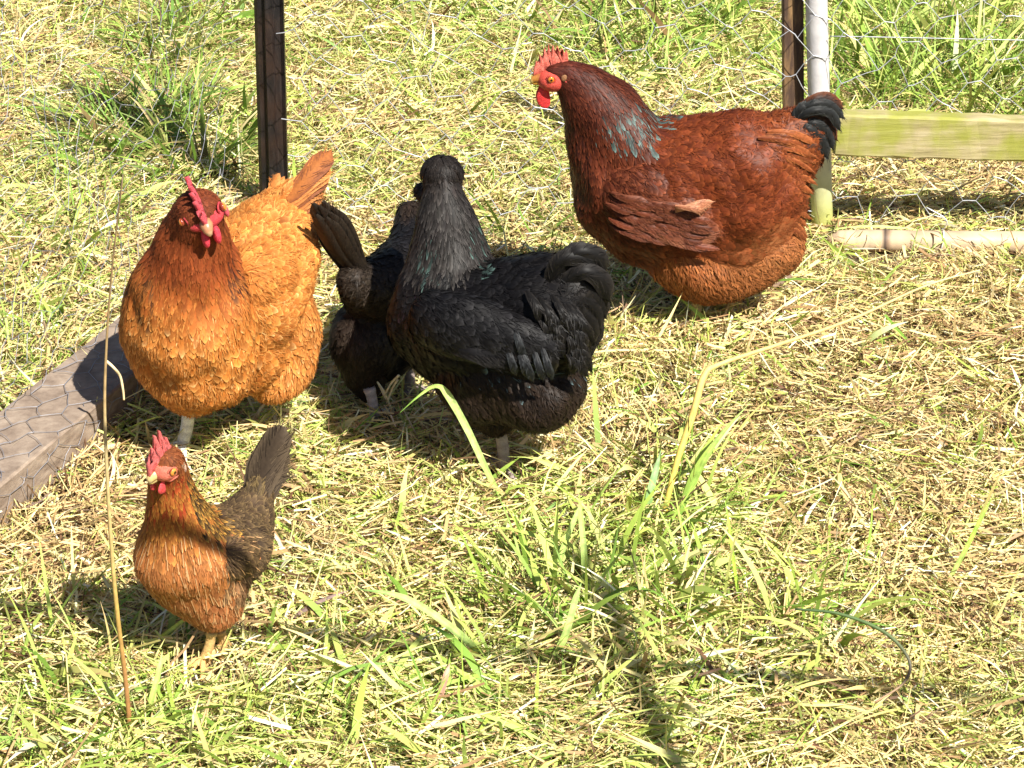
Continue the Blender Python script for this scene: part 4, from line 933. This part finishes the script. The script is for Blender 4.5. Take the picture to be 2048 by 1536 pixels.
ribbon('tall_grass', 'broad pale green blade bent over in front of the black hen', [V(1010, 1010, Yb), V(975, 945, Yb+.0), V(935, 860, Yb+.01), V(895, 790, Yb+.01), V(872, 772, Yb+.0), V(840, 790, Yb-.02), V(800, 825, Yb-.03)], .015, [GL, GP, GP, GL, GR], N=(.35, -1, .5), prof=([0, .2, .5, .62, 1], [.55, .8, 1, .55, .05]))
Yb = G(740, 1190)[1]
ribbon('tall_grass', 'broad dark green blade lying slanted right of the small hen', [V(745, 1195, Yb), V(820, 1155, Yb+.05), V(910, 1115, Yb+.12), V(1005, 1072, Yb+.2)], .018, [(.09, .17, .03), (.13, .24, .04), (.11, .2, .035)], N=(-.2, -.1, 1), prof=([0, .2, .5, 1], [.3, .8, 1, .04]))
Yb = G(990, 1330)[1]
ribbon('tall_grass', 'long pale green blade arching left in the foreground tuft', [V(985, 1330, Yb), V(920, 1270, Yb), V(850, 1218, Yb-.01), V(790, 1190, Yb-.02), V(715, 1178, Yb-.03)], .014, [GL, GP, GP, GR], N=(.2, -.8, .8))
for (lab, pts, W, cols) in [
    ('upright green blade with pointed tip at the centre of the foreground tuft', [(1095, 1340), (1130, 1270), (1150, 1200), (1163, 1165)], .013, [GL, GP, (.3, .45, .12)]),
    ('tall straight pale green blade just above the foreground tuft', [(1170, 1190), (1168, 1110), (1162, 1040), (1158, 985)], .012, [GL, GP, GL]),
    ('slender blade leaning right beside the tall straight pale blade', [(1108, 1170), (1125, 1100), (1148, 1040), (1165, 1000)], .011, [GL, GP, GP]),
    ('bluish green blade standing left of the yellow stalk', [(1290, 1045), (1300, 985), (1310, 945), (1322, 900)], .015, [GR, (.30, .46, .2), (.3, .45, .2)]),
    ('long green blade crossing behind the foot of the yellow stalk', [(1345, 1060), (1385, 970), (1430, 885), (1500, 805)], .011, [GR, GL, GP]),
    ('thin bright green blade standing alone in the lower right straw', [(1480, 1215), (1468, 1130), (1458, 1050), (1450, 1000)], .006, [(.3, .5, .05), (.42, .62, .08), (.4, .6, .1)]),
    ('bright green blade leaning right near the right edge', [(1880, 1190), (1925, 1110), (1960, 1040), (1990, 985)], .009, [(.5, .58, .2), (.36, .52, .08), (.36, .5, .1)]),
    ('yellow green blade crossing the legs of the small hen', [(270, 1315), (330, 1268), (400, 1215), (472, 1150)], .007, [(.36, .48, .1), (.5, .6, .14), (.5, .58, .14)]),
    ('pale green blade standing before the small hen feet', [(285, 1325), (290, 1300), (293, 1275), (295, 1255)], .009, [(.4, .52, .15), (.5, .6, .2)]),
    ('pale blade standing in the bottom left grass', [(290, 1445), (305, 1390), (318, 1340), (325, 1300)], .010, [(.3, .46, .08), (.46, .6, .16), (.5, .62, .2)]),
    ('reddish blade lying in the foreground tuft', [(1075, 1290), (1062, 1270), (1050, 1255), (1038, 1245)], .011, [(.45, .12, .09), (.42, .12, .08)]),
    ('pinkish brown blade slanting in the bottom centre straw', [(860, 1435), (880, 1390), (892, 1350), (900, 1325)], .012, [(.5, .28, .2), (.48, .28, .2)]),
    ('purplish dry blade slanting right of the small hen legs', [(545, 1262), (600, 1225), (650, 1198), (700, 1180)], .008, [(.2, .13, .12), (.3, .2, .18)]),
    ]:
    Yb = G(*pts[0])[1]; c = (project(G(*pts[0])[None])[0])
    ribbon('tall_grass', lab, [V(px, py, Yb+.012*i) for i, (px, py) in enumerate(pts)], W, cols, N=(.25, -1, .45))
Yb = G(1500, 1420)[1]
stalk('curved_stem', 'thin dark stem curving in an arc through the lower right grass', 'grass stem',
      [V(1590, 1218, Yb+.06), V(1680, 1228, Yb+.05), V(1770, 1265, Yb+.03), V(1818, 1320, Yb), V(1808, 1365, Yb-.02), V(1750, 1405, Yb-.04)], [.0016, .0022, .0026, .0022, .0018, .0012], [(.05, .09, .03), (.10, .16, .05), (.12, .10, .07), (.42, .26, .15)])
# forked dry seed heads in front of the hens
def fork(px, py, hgt, label, lean=0):
    root = empty('seed_head', G(px, py)); tag(root, label, 'seed head', 'dry forked seed heads before the hens')
    Y = G(px, py)[1]; top = V(px+lean, py-hgt, Y); mb = MB(); base = G(px, py)
    tube(mb, spline([base, (base+top)/2+np.array([.004, 0, 0]), top], 12), np.linspace(.0022, .0016, 12), (.72, .6, .34), 6); mb.build('stem', M_stem, root)
    for k in range(4):
        m2 = MB(); a = base+(top-base)*(.62+.12*k); dx = (-1)**k*random.uniform(18, 34); tip = V(px+lean+dx, py-hgt-random.uniform(6, 40), Y-random.uniform(-.02, .02))
        tube(m2, spline([a, (a+tip)/2+np.array([0, 0, .004]), tip], 8), np.linspace(.0016, .0020, 8), np.array((.80, .68, .42))*random.uniform(.85, 1.1), 5); m2.build('spike', M_stem, root)
for a in [(525, 850, 66, 'dry forked seed head before the belly of the orange hen', 22), (1012, 905, 60, 'dry forked seed head beside the leg of the front black hen', -20),
          (1062, 900, 50, 'thin dry seed head right of the front black hen leg', 6), (785, 850, 70, 'straight dry spike before the feet of the rear black hen', -18)]: fork(*a)
